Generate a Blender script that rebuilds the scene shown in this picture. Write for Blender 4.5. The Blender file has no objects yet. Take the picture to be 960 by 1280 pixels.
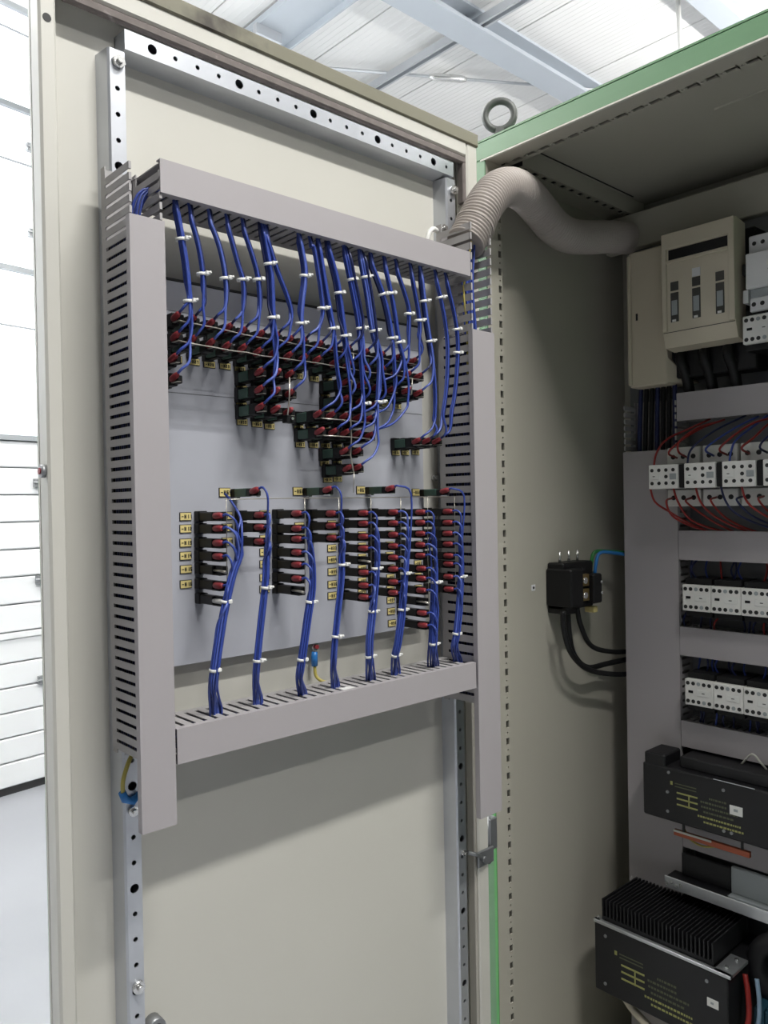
import bpy, math, random
from mathutils import Vector, Matrix
random.seed(7)
S = bpy.context.scene
COL = S.collection
PI = math.pi

# ------------------------------------------------------------------ camera, world, lamps, exposure
cam = bpy.data.objects.new('camera', bpy.data.cameras.new('camera'))
COL.objects.link(cam); S.camera = cam
F_PX, YAW, PITCH, ROLL = 990.0, math.radians(47.62), math.radians(-0.571), math.radians(-1.035)
cam.data.sensor_fit = 'VERTICAL'; cam.data.sensor_height = 36.0
cam.data.lens = 36.0 * F_PX / 1280.0
fw = Vector((-math.sin(YAW)*math.cos(PITCH), math.cos(YAW)*math.cos(PITCH), math.sin(PITCH)))
rt = Vector((math.cos(YAW), math.sin(YAW), 0)); up = rt.cross(fw)
r2 = rt*math.cos(ROLL) + up*math.sin(ROLL); u2 = up*math.cos(ROLL) - rt*math.sin(ROLL)
M = Matrix((r2, u2, -fw)).transposed().to_4x4(); M.translation = Vector((1.0, -1.195, 1.40))
cam.matrix_world = M
cam.data.clip_start = 0.02

S.view_settings.view_transform = 'Standard'; S.view_settings.look = 'None'
S.view_settings.gamma = 1.0; S.view_settings.use_curve_mapping = False
S.view_settings.exposure = 0.0

w = bpy.data.worlds.new('world'); S.world = w; w.use_nodes = True
w.node_tree.nodes['Background'].inputs[0].default_value = (0.93, 0.96, 1.0, 1)
w.node_tree.nodes['Background'].inputs[1].default_value = 0.05

CEIL = 4.3
LAMPS = [(1.75, -0.45, 1.5, 108.0, 0, 3.955), (3.7, -0.45, 1.5, 58.0, 0, 3.955), (-1.9, -1.2, 3.0, 90.0, 110.0, 3.50), (0.9, 3.9, 3.0, 40.0, 380.0, 2.95)]   # x, y centre, length, watts down, watts up, height: luminaire rows along Y, the last two added to brighten ceiling and hall
def area(loc, rx, sx, sy, power, col=(1.0, 0.985, 0.95)):
    l = bpy.data.lights.new('lamp_light', 'AREA'); l.shape = 'RECTANGLE'; l.size = sx; l.size_y = sy
    l.energy = power; l.color = col
    o = bpy.data.objects.new('lamp_light', l); COL.objects.link(o); o.location = loc; o.rotation_euler = (rx, 0, 0)
    return o
for (lx, ly, ll, lp, lu, lz) in LAMPS:
    area((lx, ly, lz), 0, 0.14, ll, lp)
    if lu: area((lx, ly, lz+0.10), PI, 0.14, ll, lu)  # upward light added on the last two rows to brighten the ceiling

# ------------------------------------------------------------------ materials
MATS = {}
def mat(name, col, rough=0.5, metal=0.0, noise=0.0, nscale=8.0, bump=0.0, emit=0.0, dirt=None, spec=0.5):
    if name in MATS: return MATS[name]
    m = bpy.data.materials.new(name); m.use_nodes = True
    nt = m.node_tree; b = nt.nodes['Principled BSDF']
    b.inputs['Base Color'].default_value = (*col, 1); b.inputs['Roughness'].default_value = rough
    b.inputs['Metallic'].default_value = metal; b.inputs['Specular IOR Level'].default_value = spec
    if noise or bump or dirt:
        tc = nt.nodes.new('ShaderNodeTexCoord'); n = nt.nodes.new('ShaderNodeTexNoise')
        n.inputs['Scale'].default_value = nscale; n.inputs['Detail'].default_value = 6
        nt.links.new(tc.outputs['Object'], n.inputs['Vector'])
        if noise:
            r = nt.nodes.new('ShaderNodeMapRange'); r.inputs[3].default_value = 1-noise; r.inputs[4].default_value = 1+noise
            nt.links.new(n.outputs['Fac'], r.inputs[0])
            mx = nt.nodes.new('ShaderNodeMix'); mx.data_type = 'RGBA'; mx.blend_type = 'MULTIPLY'; mx.inputs[0].default_value = 1
            mx.inputs[6].default_value = (*col, 1); nt.links.new(r.outputs[0], mx.inputs[7])
            out = mx.outputs[2]
            if dirt:
                n2 = nt.nodes.new('ShaderNodeTexNoise'); n2.inputs['Scale'].default_value = dirt[1]; n2.inputs['Detail'].default_value = 8
                nt.links.new(tc.outputs['Object'], n2.inputs['Vector'])
                cr = nt.nodes.new('ShaderNodeValToRGB'); cr.color_ramp.elements[0].position = dirt[2]; cr.color_ramp.elements[1].position = min(1, dirt[2]+0.14)
                nt.links.new(n2.outputs['Fac'], cr.inputs[0])
                m3 = nt.nodes.new('ShaderNodeMix'); m3.data_type = 'RGBA'; nt.links.new(cr.outputs[0], m3.inputs[0])
                nt.links.new(out, m3.inputs[6]); m3.inputs[7].default_value = (*dirt[0], 1); out = m3.outputs[2]
            nt.links.new(out, b.inputs['Base Color'])
        if bump:
            bp = nt.nodes.new('ShaderNodeBump'); bp.inputs['Strength'].default_value = bump; bp.inputs['Distance'].default_value = 0.002
            nt.links.new(n.outputs['Fac'], bp.inputs['Height']); nt.links.new(bp.outputs[0], b.inputs['Normal'])
    if emit:
        b.inputs['Emission Color'].default_value = (*col, 1); b.inputs['Emission Strength'].default_value = emit
    MATS[name] = m; return m
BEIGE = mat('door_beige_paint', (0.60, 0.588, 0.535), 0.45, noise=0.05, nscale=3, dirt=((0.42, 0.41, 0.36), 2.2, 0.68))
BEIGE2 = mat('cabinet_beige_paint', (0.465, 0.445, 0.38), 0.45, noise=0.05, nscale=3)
CHIP = mat('chipped_door_edge', (0.20, 0.19, 0.135), 0.55, noise=0.10, nscale=9, dirt=((0.05, 0.04, 0.03), 10.0, 0.57))
GASKET = mat('brown_gasket_foam', (0.19, 0.165, 0.155), 0.9, noise=0.3, nscale=60, dirt=((0.5, 0.47, 0.45), 40, 0.66))
GREEN = mat('green_enamel', (0.14, 0.27, 0.145), 0.4, noise=0.06, nscale=5)
GREENLINE = mat('bright_green_edge', (0.11, 0.36, 0.11), 0.45)
WORN = mat('worn_bare_edge', (0.62, 0.62, 0.55), 0.5)
ZINC = mat('zinc_plated_steel', (0.60, 0.62, 0.66), 0.36, 0.72, noise=0.14, nscale=14)
STEEL = mat('bright_screw_steel', (0.75, 0.75, 0.74), 0.25, 0.9)
DARKZ = mat('grey_cast_hinge', (0.30, 0.31, 0.32), 0.45, 0.7)
DUCT = mat('grey_pvc_duct', (0.405, 0.380, 0.392), 0.5, noise=0.03, nscale=4)
DUCTIN = mat('grey_pvc_fingers', (0.40, 0.385, 0.385), 0.55)
PLATE = mat('blue_grey_plate', (0.44, 0.45, 0.50), 0.45, 0.0, noise=0.06, nscale=5)
GALV = mat('galvanised_mounting_plate', (0.20, 0.205, 0.215), 0.45, 0.4, noise=0.1, nscale=6)
BLACK = mat('black_plastic', (0.010, 0.010, 0.011), 0.45, spec=0.3)
BLACK2 = mat('black_anodised', (0.010, 0.010, 0.012), 0.5, noise=0.2, nscale=30)
DKGREEN = mat('dark_green_module', (0.040, 0.092, 0.068), 0.4, noise=0.15, nscale=60)
RED = mat('red_sleeve', (0.27, 0.030, 0.038), 0.45)
YELLOW = mat('yellow_label', (0.74, 0.62, 0.26), 0.5)
INK_SHADE = mat('black_print_and_hole_shade', (0.02, 0.02, 0.02), 0.6)  # flat black for print and for shade painted into holes
BLUE = mat('blue_wire_pvc', (0.040, 0.072, 0.33), 0.36)
BLUE2 = mat('light_blue_wire_pvc', (0.085, 0.13, 0.45), 0.36)
NAVY = mat('navy_wire_pvc', (0.012, 0.018, 0.08), 0.4)
WHITE = mat('white_nylon', (0.80, 0.80, 0.77), 0.45)
WIREB = mat('tinned_bare_wire', (0.60, 0.57, 0.50), 0.3, 0.8)
HOSE = mat('corrugated_beige_hose', (0.43, 0.385, 0.355), 0.5, noise=0.06, nscale=20)
CREAM = mat('cream_plastic', (0.62, 0.56, 0.44), 0.5, noise=0.03)
LGREY = mat('light_grey_plastic', (0.76, 0.76, 0.77), 0.5)
PALE = mat('pale_relay_plastic', (0.80, 0.79, 0.76), 0.5)
MIDGREY = mat('mid_grey_plastic', (0.35, 0.38, 0.39), 0.5)
REDW = mat('red_wire_pvc', (0.30, 0.022, 0.018), 0.4)
YGW = mat('yellow_wire_pvc', (0.50, 0.42, 0.10), 0.4)
GRNW = mat('green_wire_pvc', (0.03, 0.20, 0.05), 0.4)
CYAN = mat('blue_ferrule', (0.03, 0.20, 0.55), 0.35)
BRASS = mat('brass_contact', (0.45, 0.33, 0.14), 0.35, 0.8)
ALU = mat('aluminium_plate', (0.62, 0.64, 0.66), 0.32, 0.8, noise=0.06, nscale=10)
SMOKE = mat('smoked_window', (0.055, 0.055, 0.05), 0.2)
ORANGE = mat('orange_bus_bar', (0.46, 0.11, 0.05), 0.45)
PRINT = mat('yellow_green_print', (0.36, 0.36, 0.12), 0.55)
PRINTD = mat('dim_print', (0.10, 0.11, 0.06), 0.6)
EYE = mat('cast_eye_bolt', (0.10, 0.105, 0.10), 0.5, 0.3, noise=0.25, nscale=30)
FLOORM = mat('grey_concrete_floor', (0.31, 0.32, 0.345), 0.45, noise=0.10, nscale=1.6)
CEILM = mat('white_roof_sheet', (0.78, 0.78, 0.775), 0.5, noise=0.02, nscale=2)
BEAM = mat('grey_blue_steel_beam', (0.44, 0.48, 0.53), 0.5, noise=0.06, nscale=4)
RAILM = mat('galvanised_strut', (0.55, 0.57, 0.60), 0.4, 0.6)
GATE = mat('white_door_sheet', (0.84, 0.85, 0.87), 0.45)
GATEF = mat('grey_door_profile', (0.33, 0.35, 0.37), 0.5)
RUBBER = mat('black_floor_seal', (0.02, 0.02, 0.022), 0.7)
PANE = mat('daylit_acrylic_pane', (0.93, 0.97, 1.0), 0.3, emit=1.6)
TUBE = mat('lit_lamp_diffuser', (1.0, 0.985, 0.95), 0.5, emit=6.0)
TEAL = mat('teal_blue_plastic', (0.02, 0.085, 0.13), 0.5)
AQUA = mat('pale_blue_wire_pvc', (0.25, 0.36, 0.48), 0.4)

# ------------------------------------------------------------------ mesh helpers
def catmull(pts, n=6):
    P = [Vector(p) for p in pts]
    if len(P) < 3: return P
    P = [P[0]*2-P[1]] + P + [P[-1]*2-P[-2]]
    out = []
    for i in range(1, len(P)-2):
        a, b, c, d = P[i-1], P[i], P[i+1], P[i+2]
        for k in range(n):
            t = k/n
            out.append(0.5*((2*b) + (c-a)*t + (2*a-5*b+4*c-d)*t*t + (3*b-a-3*c+d)*t**3))
    out.append(P[-2]); return out
class MB:
    def __init__(s): s.v = []; s.f = []; s.m = []; s.mats = []; s.sm = []
    def mi(s, m):
        if m not in s.mats: s.mats.append(m)
        return s.mats.index(m)
    def face(s, idx, m, smooth=False): s.f.append(idx); s.m.append(s.mi(m)); s.sm.append(smooth)
    def quad(s, pts, m):
        b = len(s.v); s.v += [tuple(p) for p in pts]; s.face(list(range(b, b+len(pts))), m)
    def box(s, x0, x1, y0, y1, z0, z1, m, T=None):
        x0, x1 = min(x0, x1), max(x0, x1); y0, y1 = min(y0, y1), max(y0, y1); z0, z1 = min(z0, z1), max(z0, z1)
        b = len(s.v)
        for p in ((x0,y0,z0),(x1,y0,z0),(x1,y1,z0),(x0,y1,z0),(x0,y0,z1),(x1,y0,z1),(x1,y1,z1),(x0,y1,z1)):
            s.v.append(tuple(T @ Vector(p)) if T else p)
        for q in ((0,3,2,1),(4,5,6,7),(0,1,5,4),(1,2,6,5),(2,3,7,6),(3,0,4,7)): s.face([b+i for i in q], m)
        return s
    def bbox(s, x0, x1, y0, y1, z0, z1, m, c=0.002, T=None):
        """box with chamfered vertical-ish edges on all sides (8x3 corner vertices)"""
        x0, x1 = min(x0, x1), max(x0, x1); y0, y1 = min(y0, y1), max(y0, y1); z0, z1 = min(z0, z1), max(z0, z1)
        X = (x0, x1); Y = (y0, y1); Z = (z0, z1); sg = (1, -1); b = len(s.v); id = {}
        for i in (0,1):
            for j in (0,1):
                for k in (0,1):
                    for a in (0,1,2):
                        p = [X[i], Y[j], Z[k]]
                        for q, t in ((0, i), (1, j), (2, k)):
                            if q != a: p[q] += sg[t]*c
                        id[i,j,k,a] = len(s.v); s.v.append(tuple(T @ Vector(p)) if T else tuple(p))
        for i in (0,1): s.face([id[i,j,k,0] for j,k in ((0,0),(1,0),(1,1),(0,1))][::(1 if i else -1)], m)
        for j in (0,1): s.face([id[i,j,k,1] for i,k in ((0,0),(1,0),(1,1),(0,1))][::(-1 if j else 1)], m)
        for k in (0,1): s.face([id[i,j,k,2] for i,j in ((0,0),(1,0),(1,1),(0,1))][::(1 if k else -1)], m)
        for j in (0,1):
            for k in (0,1): s.face([id[0,j,k,1], id[1,j,k,1], id[1,j,k,2], id[0,j,k,2]], m)
        for i in (0,1):
            for k in (0,1): s.face([id[i,0,k,0], id[i,1,k,0], id[i,1,k,2], id[i,0,k,2]], m)
        for i in (0,1):
            for j in (0,1): s.face([id[i,j,0,0], id[i,j,1,0], id[i,j,1,1], id[i,j,0,1]], m)
        for i in (0,1):
            for j in (0,1):
                for k in (0,1): s.face([id[i,j,k,a] for a in range(3)], m)
        return s
    def tube(s, pts, r, m, n=6, cap=True):
        P = [Vector(p) for p in pts]; rings = []; nrm = None
        for i, p in enumerate(P):
            t = (P[min(i+1, len(P)-1)] - P[max(i-1, 0)])
            if t.length < 1e-9: t = Vector((0,0,1))
            t.normalize()
            if nrm is None:
                nrm = t.orthogonal().normalized()
            nrm = (nrm - t*nrm.dot(t))
            if nrm.length < 1e-6: nrm = t.orthogonal()
            nrm.normalize(); bn = t.cross(nrm); rr = r[i] if isinstance(r, (list, tuple)) else r
            b = len(s.v)
            for k in range(n):
                a = 2*PI*k/n; s.v.append(tuple(p + nrm*math.cos(a)*rr + bn*math.sin(a)*rr))
            rings.append(b)
        for a, b in zip(rings, rings[1:]):
            for k in range(n): s.face([a+k, a+(k+1)%n, b+(k+1)%n, b+k], m, True)
        if cap:
            s.face([rings[0]+k for k in range(n)][::-1], m); s.face([rings[-1]+k for k in range(n)], m)
        return s
    def cyl(s, p0, p1, r, m, n=12): return s.tube([p0, p1], r, m, n)
    def build(s, name, parent=None, loc=None, bevel=0):
        me = bpy.data.meshes.new(name); me.from_pydata(s.v, [], s.f)
        for m in s.mats: me.materials.append(m)
        me.polygons.foreach_set('material_index', s.m); me.polygons.foreach_set('use_smooth', s.sm); me.update()
        return put(name, me, parent, loc)
    def mesh(s, name):
        me = bpy.data.meshes.new(name); me.from_pydata(s.v, [], s.f)
        for m in s.mats: me.materials.append(m)
        me.polygons.foreach_set('material_index', s.m); me.polygons.foreach_set('use_smooth', s.sm); me.update()
        return me
ABS = {}
def put(name, data, parent=None, loc=None):
    """link an object; loc is the world position of its origin (0,0,0 by default: vertices are in world metres)"""
    o = bpy.data.objects.new(name, data); COL.objects.link(o)
    a = Vector(loc) if loc is not None else Vector((0, 0, 0)); ABS[o.name] = a
    if parent: o.parent = parent; o.location = a - ABS[parent.name]
    else: o.location = a
    return o
def tag(o, label=None, cat=None, group=None, kind=None):
    if label: o['label'] = label
    if cat: o['category'] = cat
    if group: o['group'] = group
    if kind: o['kind'] = kind
    return o
def thing(name, loc, label, cat, group=None): return tag(put(name, None, None, loc), label, cat, group)
def copy_tree(o, loc):
    c = o.copy(); COL.objects.link(c); c.location = loc; ABS[c.name] = Vector(loc)
    for ch in list(o.children):
        d = ch.copy(); COL.objects.link(d); d.parent = c; ABS[d.name] = Vector(loc) + ch.location
    return c
ORD = 'first second third fourth fifth sixth seventh eighth ninth tenth eleventh twelfth thirteenth fourteenth fifteenth sixteenth seventeenth'.split()

def holed(mb, u0, u1, w0, w1, holes, f, m, depth=0.002, dark=None, n=8):
    """strip in (u, w) with holes [(u, w, ru, rw, square)]; f(u, w, d) -> xyz, d = depth behind the face"""
    holes = sorted(holes); cur = u0
    for i, (hu, hw, ru, rw, sq) in enumerate(holes):
        nxt = (hu+holes[i+1][0])/2 if i+1 < len(holes) else min(u1, hu+2*ru)
        lo = max(cur, hu-2.2*ru); hi = min(nxt, hu+2.2*ru)
        if lo > cur+1e-6: mb.quad([f(cur,w0,0), f(lo,w0,0), f(lo,w1,0), f(cur,w1,0)], m)
        b = len(mb.v); angs = [2*PI*(k+0.5)/n for k in range(n)] if False else [2*PI*k/n + PI/4 for k in range(n)]
        for a in angs:
            c, s_ = math.cos(a), math.sin(a); mx = max(abs(c), abs(s_)); cs, ss = c/mx, s_/mx
            ou = hu + (cs*(hi-hu) if cs > 0 else cs*(hu-lo)); ow = hw + (ss*(w1-hw) if ss > 0 else ss*(hw-w0))
            if sq: iu, iw = hu+cs*ru, hw+ss*rw
            else: iu, iw = hu+c*ru, hw+s_*rw
            mb.v += [f(ou, ow, 0), f(iu, iw, 0), f(iu, iw, depth)]
        for k in range(n):
            a, c = b+3*k, b+3*((k+1)%n)
            mb.face([a, c, c+1, a+1], m); mb.face([a+1, c+1, c+2, a+2], m)
        cur = hi
    if cur < u1-1e-6: mb.quad([f(cur,w0,0), f(u1,w0,0), f(u1,w1,0), f(cur,w1,0)], m)

# ------------------------------------------------------------------ hall (setting)
fl = MB().box(-6, 7, -7, 7.5, -0.05, 0, FLOORM).build('floor'); tag(fl, kind='structure')
ce = tag(MB().box(-6, 7, -7, 7.5, CEIL+0.06, CEIL+0.12, CEILM).build('ceiling'), kind='structure')
y = -6.314
rp = MB().box(-6, 7, 0.0, 0.748, 0, 0.06, CEILM)
for k in range(19): rp.quad([(-6, 0.04*k, -0.0005), (7, 0.04*k, -0.0005), (7, 0.04*k+0.004, -0.002), (-6, 0.04*k+0.004, -0.002)], CEILM)
rpm = rp.mesh('roof_panel')
while y < 7.0:
    put('roof_panel', rpm, ce, (0, y, CEIL)); y += 0.757
def ibeam_y(x0, x1, h, name, y0=-6.5, y1=7.2):
    mb = MB(); xm = (x0+x1)/2
    mb.box(x0, x1, y0, y1, CEIL-h, CEIL-h+0.02, BEAM).box(xm-0.008, xm+0.008, y0, y1, CEIL-h+0.02, CEIL-0.015, BEAM).box(x0, x1, y0, y1, CEIL-0.016, CEIL, BEAM)
    return mb.build(name, ce)
ibeam_y(-2.225, -2.04, 0.12, 'steel_beam'); ibeam_y(-1.13, -1.00, 0.10, 'steel_beam')
mb = MB(); mb.box(-5.5, 6.5, 1.46, 1.72, CEIL-0.06, CEIL-0.045, BEAM).box(-5.5, 6.5, 1.58, 1.60, CEIL-0.045, CEIL, BEAM).box(-5.5, 6.5, 1.46, 1.475, CEIL-0.045, CEIL-0.02, BEAM).box(-5.5, 6.5, 1.705, 1.72, CEIL-0.1, CEIL-0.045, BEAM)
mb.box(-2.96, -2.92, 1.44, 1.62, CEIL-0.12, CEIL-0.06, RAILM); mb.build('purlin', ce)
mb = MB(); mb.box(-5.5, 6.5, 2.40, 2.415, CEIL-0.1, CEIL-0.06, RAILM).box(-5.5, 6.5, 2.445, 2.46, CEIL-0.1, CEIL-0.06, RAILM).box(-5.5, 6.5, 2.40, 2.46, CEIL-0.06, CEIL-0.05, RAILM); mb.build('conduit_rail', ce)
mb = MB().tube([(-3.6, 1.2, CEIL-0.05), (-2.06, 3.65, CEIL-0.05), (-1.3, 4.86, CEIL-0.05)], 0.010, RAILM, 6)
p = Vector((-2.62, 2.76, CEIL-0.05)); d = Vector((1.54, 2.45, 0)).normalized(); mb.tube([p-d*0.13, p-d*0.09, p+d*0.09, p+d*0.13], [0.012, 0.024, 0.024, 0.012], STEEL, 8); mb.build('tension_rod', ce)
MB().tube([(-1.22, 3.2, CEIL-0.02), (-1.235, 3.26, CEIL-0.35), (-1.24, 3.3, CEIL-0.75)], 0.014, WHITE, 6).build('white_cable', ce)

# hall wall with sectional door, turned 8.5 degrees
WA = math.radians(8.5); WN = Vector((math.cos(WA), math.sin(WA), 0)); WT = Vector((-math.sin(WA), math.cos(WA), 0)); W0 = Vector((-3.12, 0.05, 0))
WM = Matrix(((WT.x, -WN.x, 0, W0.x), (WT.y, -WN.y, 0, W0.y), (0, 0, 1, 0), (0, 0, 0, 1)))   # local x along wall, y into the wall, z up
def wall_obj(mb, name, parent=None):
    mb.v = [tuple(WM @ Vector(p)) for p in mb.v]; return mb.build(name, parent)
tag(wall_obj(MB().box(-7, 9, 0.10, 0.25, 0, CEIL+0.1, GATE), 'wall_left'), kind='structure')
tag(MB().box(-6, 7, 7.5, 7.6, 0, CEIL+0.1, CEILM).build('wall_back'), kind='structure')
d1 = tag(wall_obj(MB().box(-4.0, 2.2, 0.055, 0.10, 0.02, 3.93, GATE).box(-4.0, 2.2, 0.02, 0.055, 0.0, 0.035, RUBBER), 'door_1'), kind='structure')
zs = [0.035, 0.80, 1.78, 2.62, 3.43, 3.93]
for i in range(5):
    z0, z1 = zs[i], zs[i+1]
    wall_obj(MB().box(-4.0, 2.2, 0.0, 0.055, z1-0.030, z1-0.004, GATEF if i not in (0,) else GATE), 'section_profile', d1)
    if i in (0, 1):
        n = 7 if i else 6; hh = (z1-0.030-z0)/n
        for k in range(n):
            wall_obj(MB().bbox(-4.0, 2.2, 0.012, 0.055, z0+k*hh+0.003, z0+(k+1)*hh-0.003, GATE, 0.006), 'panel_rib', d1)
    else:
        wall_obj(MB().box(-4.0, 2.2, 0.025, 0.055, z0, z1-0.030, PANE), 'pane', d1)
        wall_obj(MB().box(-4.0, 2.2, 0.018, 0.055, (z0+z1)/2-0.004+0.12, (z0+z1)/2+0.004+0.12, GATEF), 'glazing_bar', d1)
        wall_obj(MB().box(0.23, 0.25, 0.015, 0.055, z0, z1-0.03, GATEF), 'glazing_bar', d1)
for hz in (3.22, 2.79, 1.53, 1.04, 0.53):
    wall_obj(MB().box(0.15, 0.25, -0.012, 0.012, hz-0.012, hz+0.006, DARKZ).box(0.15, 0.25, -0.012, 0.012, hz+0.014, hz+0.030, DARKZ).cyl((0.14, -0.012, hz+0.010), (0.26, -0.012, hz+0.010), 0.007, DARKZ, 8), 'hinge', d1)
# luminaires; the last two rows are added, out of view, to brighten the hall
for i, (lx, ly, ll, lp, lu, lz) in enumerate(LAMPS):
    t = thing('strip_light', (lx, ly, lz+0.045), ['white strip light row nearest above the open cabinet', 'white strip light row farthest out in the hall', 'added unseen strip light row brightening the ceiling and sectional hall door', 'added unseen strip light row brightening the ceiling, behind the cabinet'][i], 'lamp')
    mb = MB().box(lx-0.09, lx+0.09, ly-ll/2, ly+ll/2, lz+0.025, lz+0.075, WHITE); mb.build('housing', t)
    MB().box(lx-0.06, lx+0.06, ly-ll/2+0.02, ly+ll/2-0.02, lz+0.010, lz+0.025, TUBE).build('diffuser', t)
    for yy in (ly-ll/3, ly+ll/3): MB().cyl((lx, yy, lz+0.075), (lx, yy, CEIL+0.01), 0.006, STEEL, 8).build('hanger', t)

# ------------------------------------------------------------------ electrical cabinet (thing) with its open door (part)
cab = thing('electrical_cabinet', (0.38, 0.26, 0.0), 'tall green and beige electrical cabinet with its left door swung open', 'cabinet')
CW, CD, ZT = 0.86, 0.53, 2.092
MB().box(-0.045, CW, 0.03, CD+0.02, 0.0, 0.10, BLACK).build('plinth', cab)
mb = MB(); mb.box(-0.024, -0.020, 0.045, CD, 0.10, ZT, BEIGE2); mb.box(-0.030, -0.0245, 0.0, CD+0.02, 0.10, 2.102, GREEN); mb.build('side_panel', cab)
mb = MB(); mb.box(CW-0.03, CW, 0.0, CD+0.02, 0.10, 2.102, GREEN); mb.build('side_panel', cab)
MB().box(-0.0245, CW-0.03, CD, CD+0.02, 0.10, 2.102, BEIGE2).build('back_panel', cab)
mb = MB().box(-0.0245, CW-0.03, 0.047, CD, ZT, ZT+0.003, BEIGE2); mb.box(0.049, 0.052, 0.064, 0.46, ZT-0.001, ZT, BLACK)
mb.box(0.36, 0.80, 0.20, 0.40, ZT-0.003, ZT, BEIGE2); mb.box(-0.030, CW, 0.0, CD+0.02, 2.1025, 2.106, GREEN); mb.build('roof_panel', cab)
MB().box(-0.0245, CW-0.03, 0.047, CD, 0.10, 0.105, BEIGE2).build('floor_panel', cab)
# green front frame: top fascia, left and right jambs
mb = MB(); mb.bbox(-0.030, CW, 0.0, 0.012, 2.067, 2.1023, GREEN, 0.002); mb.box(-0.012, CW-0.03, -0.0012, 0.004, 2.0645, 2.0675, WORN); mb.build('front_frame', cab)
mb = MB(); mb.bbox(-0.030, -0.0005, 0.0, 0.010, 0.10, 2.067, GREEN, 0.0015); mb.box(-0.006, -0.0002, -0.0010, 0.002, 0.10, 1.70, GREENLINE); mb.build('front_frame', cab)
mb = MB(); mb.bbox(CW-0.04, CW-0.0005, 0.0, 0.010, 0.10, 2.067, GREEN, 0.0015); mb.box(-0.0245, CW-0.03, 0.0, 0.010, 0.10, 0.14, GREEN); mb.build('front_frame', cab)
# perforated returns of the frame
def rail_holes(a, b, pitch, big, small):
    h = []; u = a
    while u < b:
        h.append((u, 0, big[0], big[1], 1)); h.append((u+pitch/2, 0, small, small, 0)); u += pitch
    return h
mb = MB(); hs = [(u, 0.040, ru, rw, q) for (u, _, ru, rw, q) in rail_holes(0.13, 2.04, 0.0345, (0.0068, 0.0048), 0.0022)]
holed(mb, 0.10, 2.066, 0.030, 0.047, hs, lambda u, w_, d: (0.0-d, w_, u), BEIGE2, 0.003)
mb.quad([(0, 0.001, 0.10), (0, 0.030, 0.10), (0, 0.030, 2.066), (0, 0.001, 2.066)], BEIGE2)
mb.box(-0.022, -0.0005, 0.046, 0.0475, 0.10, 2.066, BEIGE2); mb.box(-0.022, -0.018, 0.012, 0.046, 0.10, 2.066, INK_SHADE)  # black sheet behind the holes paints in their shade
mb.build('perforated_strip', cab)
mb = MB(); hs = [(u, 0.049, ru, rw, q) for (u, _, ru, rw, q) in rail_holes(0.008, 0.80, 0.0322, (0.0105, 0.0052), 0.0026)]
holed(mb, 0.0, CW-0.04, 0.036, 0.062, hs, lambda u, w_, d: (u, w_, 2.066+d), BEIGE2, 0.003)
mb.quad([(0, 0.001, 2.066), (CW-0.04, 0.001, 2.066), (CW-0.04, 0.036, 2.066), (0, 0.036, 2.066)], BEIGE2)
mb.box(0, CW-0.04, 0.061, 0.063, 2.0665, ZT, BEIGE2); mb.box(0, CW-0.04, 0.012, 0.060, ZT-0.016, ZT-0.012, INK_SHADE); mb.build('perforated_strip', cab)  # black backing above the slots stands in for shade
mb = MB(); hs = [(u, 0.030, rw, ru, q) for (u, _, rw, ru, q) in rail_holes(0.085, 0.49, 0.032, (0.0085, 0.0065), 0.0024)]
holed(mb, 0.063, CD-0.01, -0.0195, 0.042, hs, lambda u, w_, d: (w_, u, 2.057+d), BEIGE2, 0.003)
mb.box(0.0415, 0.043, 0.063, CD-0.01, 2.0565, ZT, BEIGE2); mb.box(-0.019, 0.0410, 0.064, CD-0.011, 2.074, 2.078, INK_SHADE); mb.build('perforated_strip', cab)  # shade inside the holes comes from a black backing sheet
mb = MB(); mb.box(0.03, 0.10, 0.465, CD, 2.030, 2.048, DARKZ).cyl((0.05, 0.47, 2.025), (0.05, 0.49, 2.05), 0.006, STEEL); mb.build('corner_bracket', cab)
# back mounting plate, front at y = 0.46
MB().bbox(0.035, 0.80, 0.460, 0.463, 0.16, 1.99, GALV, 0.001).build('mounting_plate', cab)
MB().bbox(-0.01, 0.80, 0.44, 0.462, 1.968, 2.047, BEIGE2, 0.002).build('mounting_plate_crossbar', cab)

# the door: inner sheet at x = 0, folded rim to x = 0.03
DY0, DY1, DZ0, DZ1 = -0.852, -0.058, 0.12, 2.082
mb = MB(); mb.box(-0.004, 0.0, DY0, DY1, DZ0, DZ1, BEIGE)
mb.box(-0.0052, -0.0041, DY0, DY1, DZ0, DZ1, GREEN)
# rim bands (front at x=.03) with inner returns
mb.bbox(0.0, 0.030, DY0, DY0+0.021, DZ0, DZ1, BEIGE, 0.003)
mb.bbox(0.0, 0.030, DY1-0.030, DY1, DZ0, DZ1, BEIGE, 0.003)
mb.bbox(0.0, 0.030, DY0+0.0205, DY1-0.0295, 2.036, DZ1, BEIGE, 0.003)
mb.bbox(0.0, 0.030, DY0+0.0205, DY1-0.0295, DZ0, 0.165, BEIGE, 0.003)
door = mb.build('door', cab)
door['label'] = 'open beige inner face of the left door'
mb = MB(); mb.bbox(0.026, 0.0335, DY0+0.06, DY1, 2.060, 2.084, CHIP, 0.002); mb.build('door_edge_fold', door)['label'] = 'chipped outer edge fold'
mb = MB(); g = 0.008
mb.bbox(0.020, 0.0305, DY0+0.03, DY1-0.032, 2.022, 2.034, GASKET, 0.002); mb.bbox(0.014, 0.0295, DY1-0.040, DY1-0.0315, 1.95, 2.030, GASKET, 0.002); mb.build('gasket', door)
MB().bbox(0.010, 0.027, DY1-0.037, DY1-0.0305, 0.18, 1.95, mat('pale_gasket', (0.44, 0.42, 0.37), 0.8), 0.002).build('gasket', door)
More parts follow.
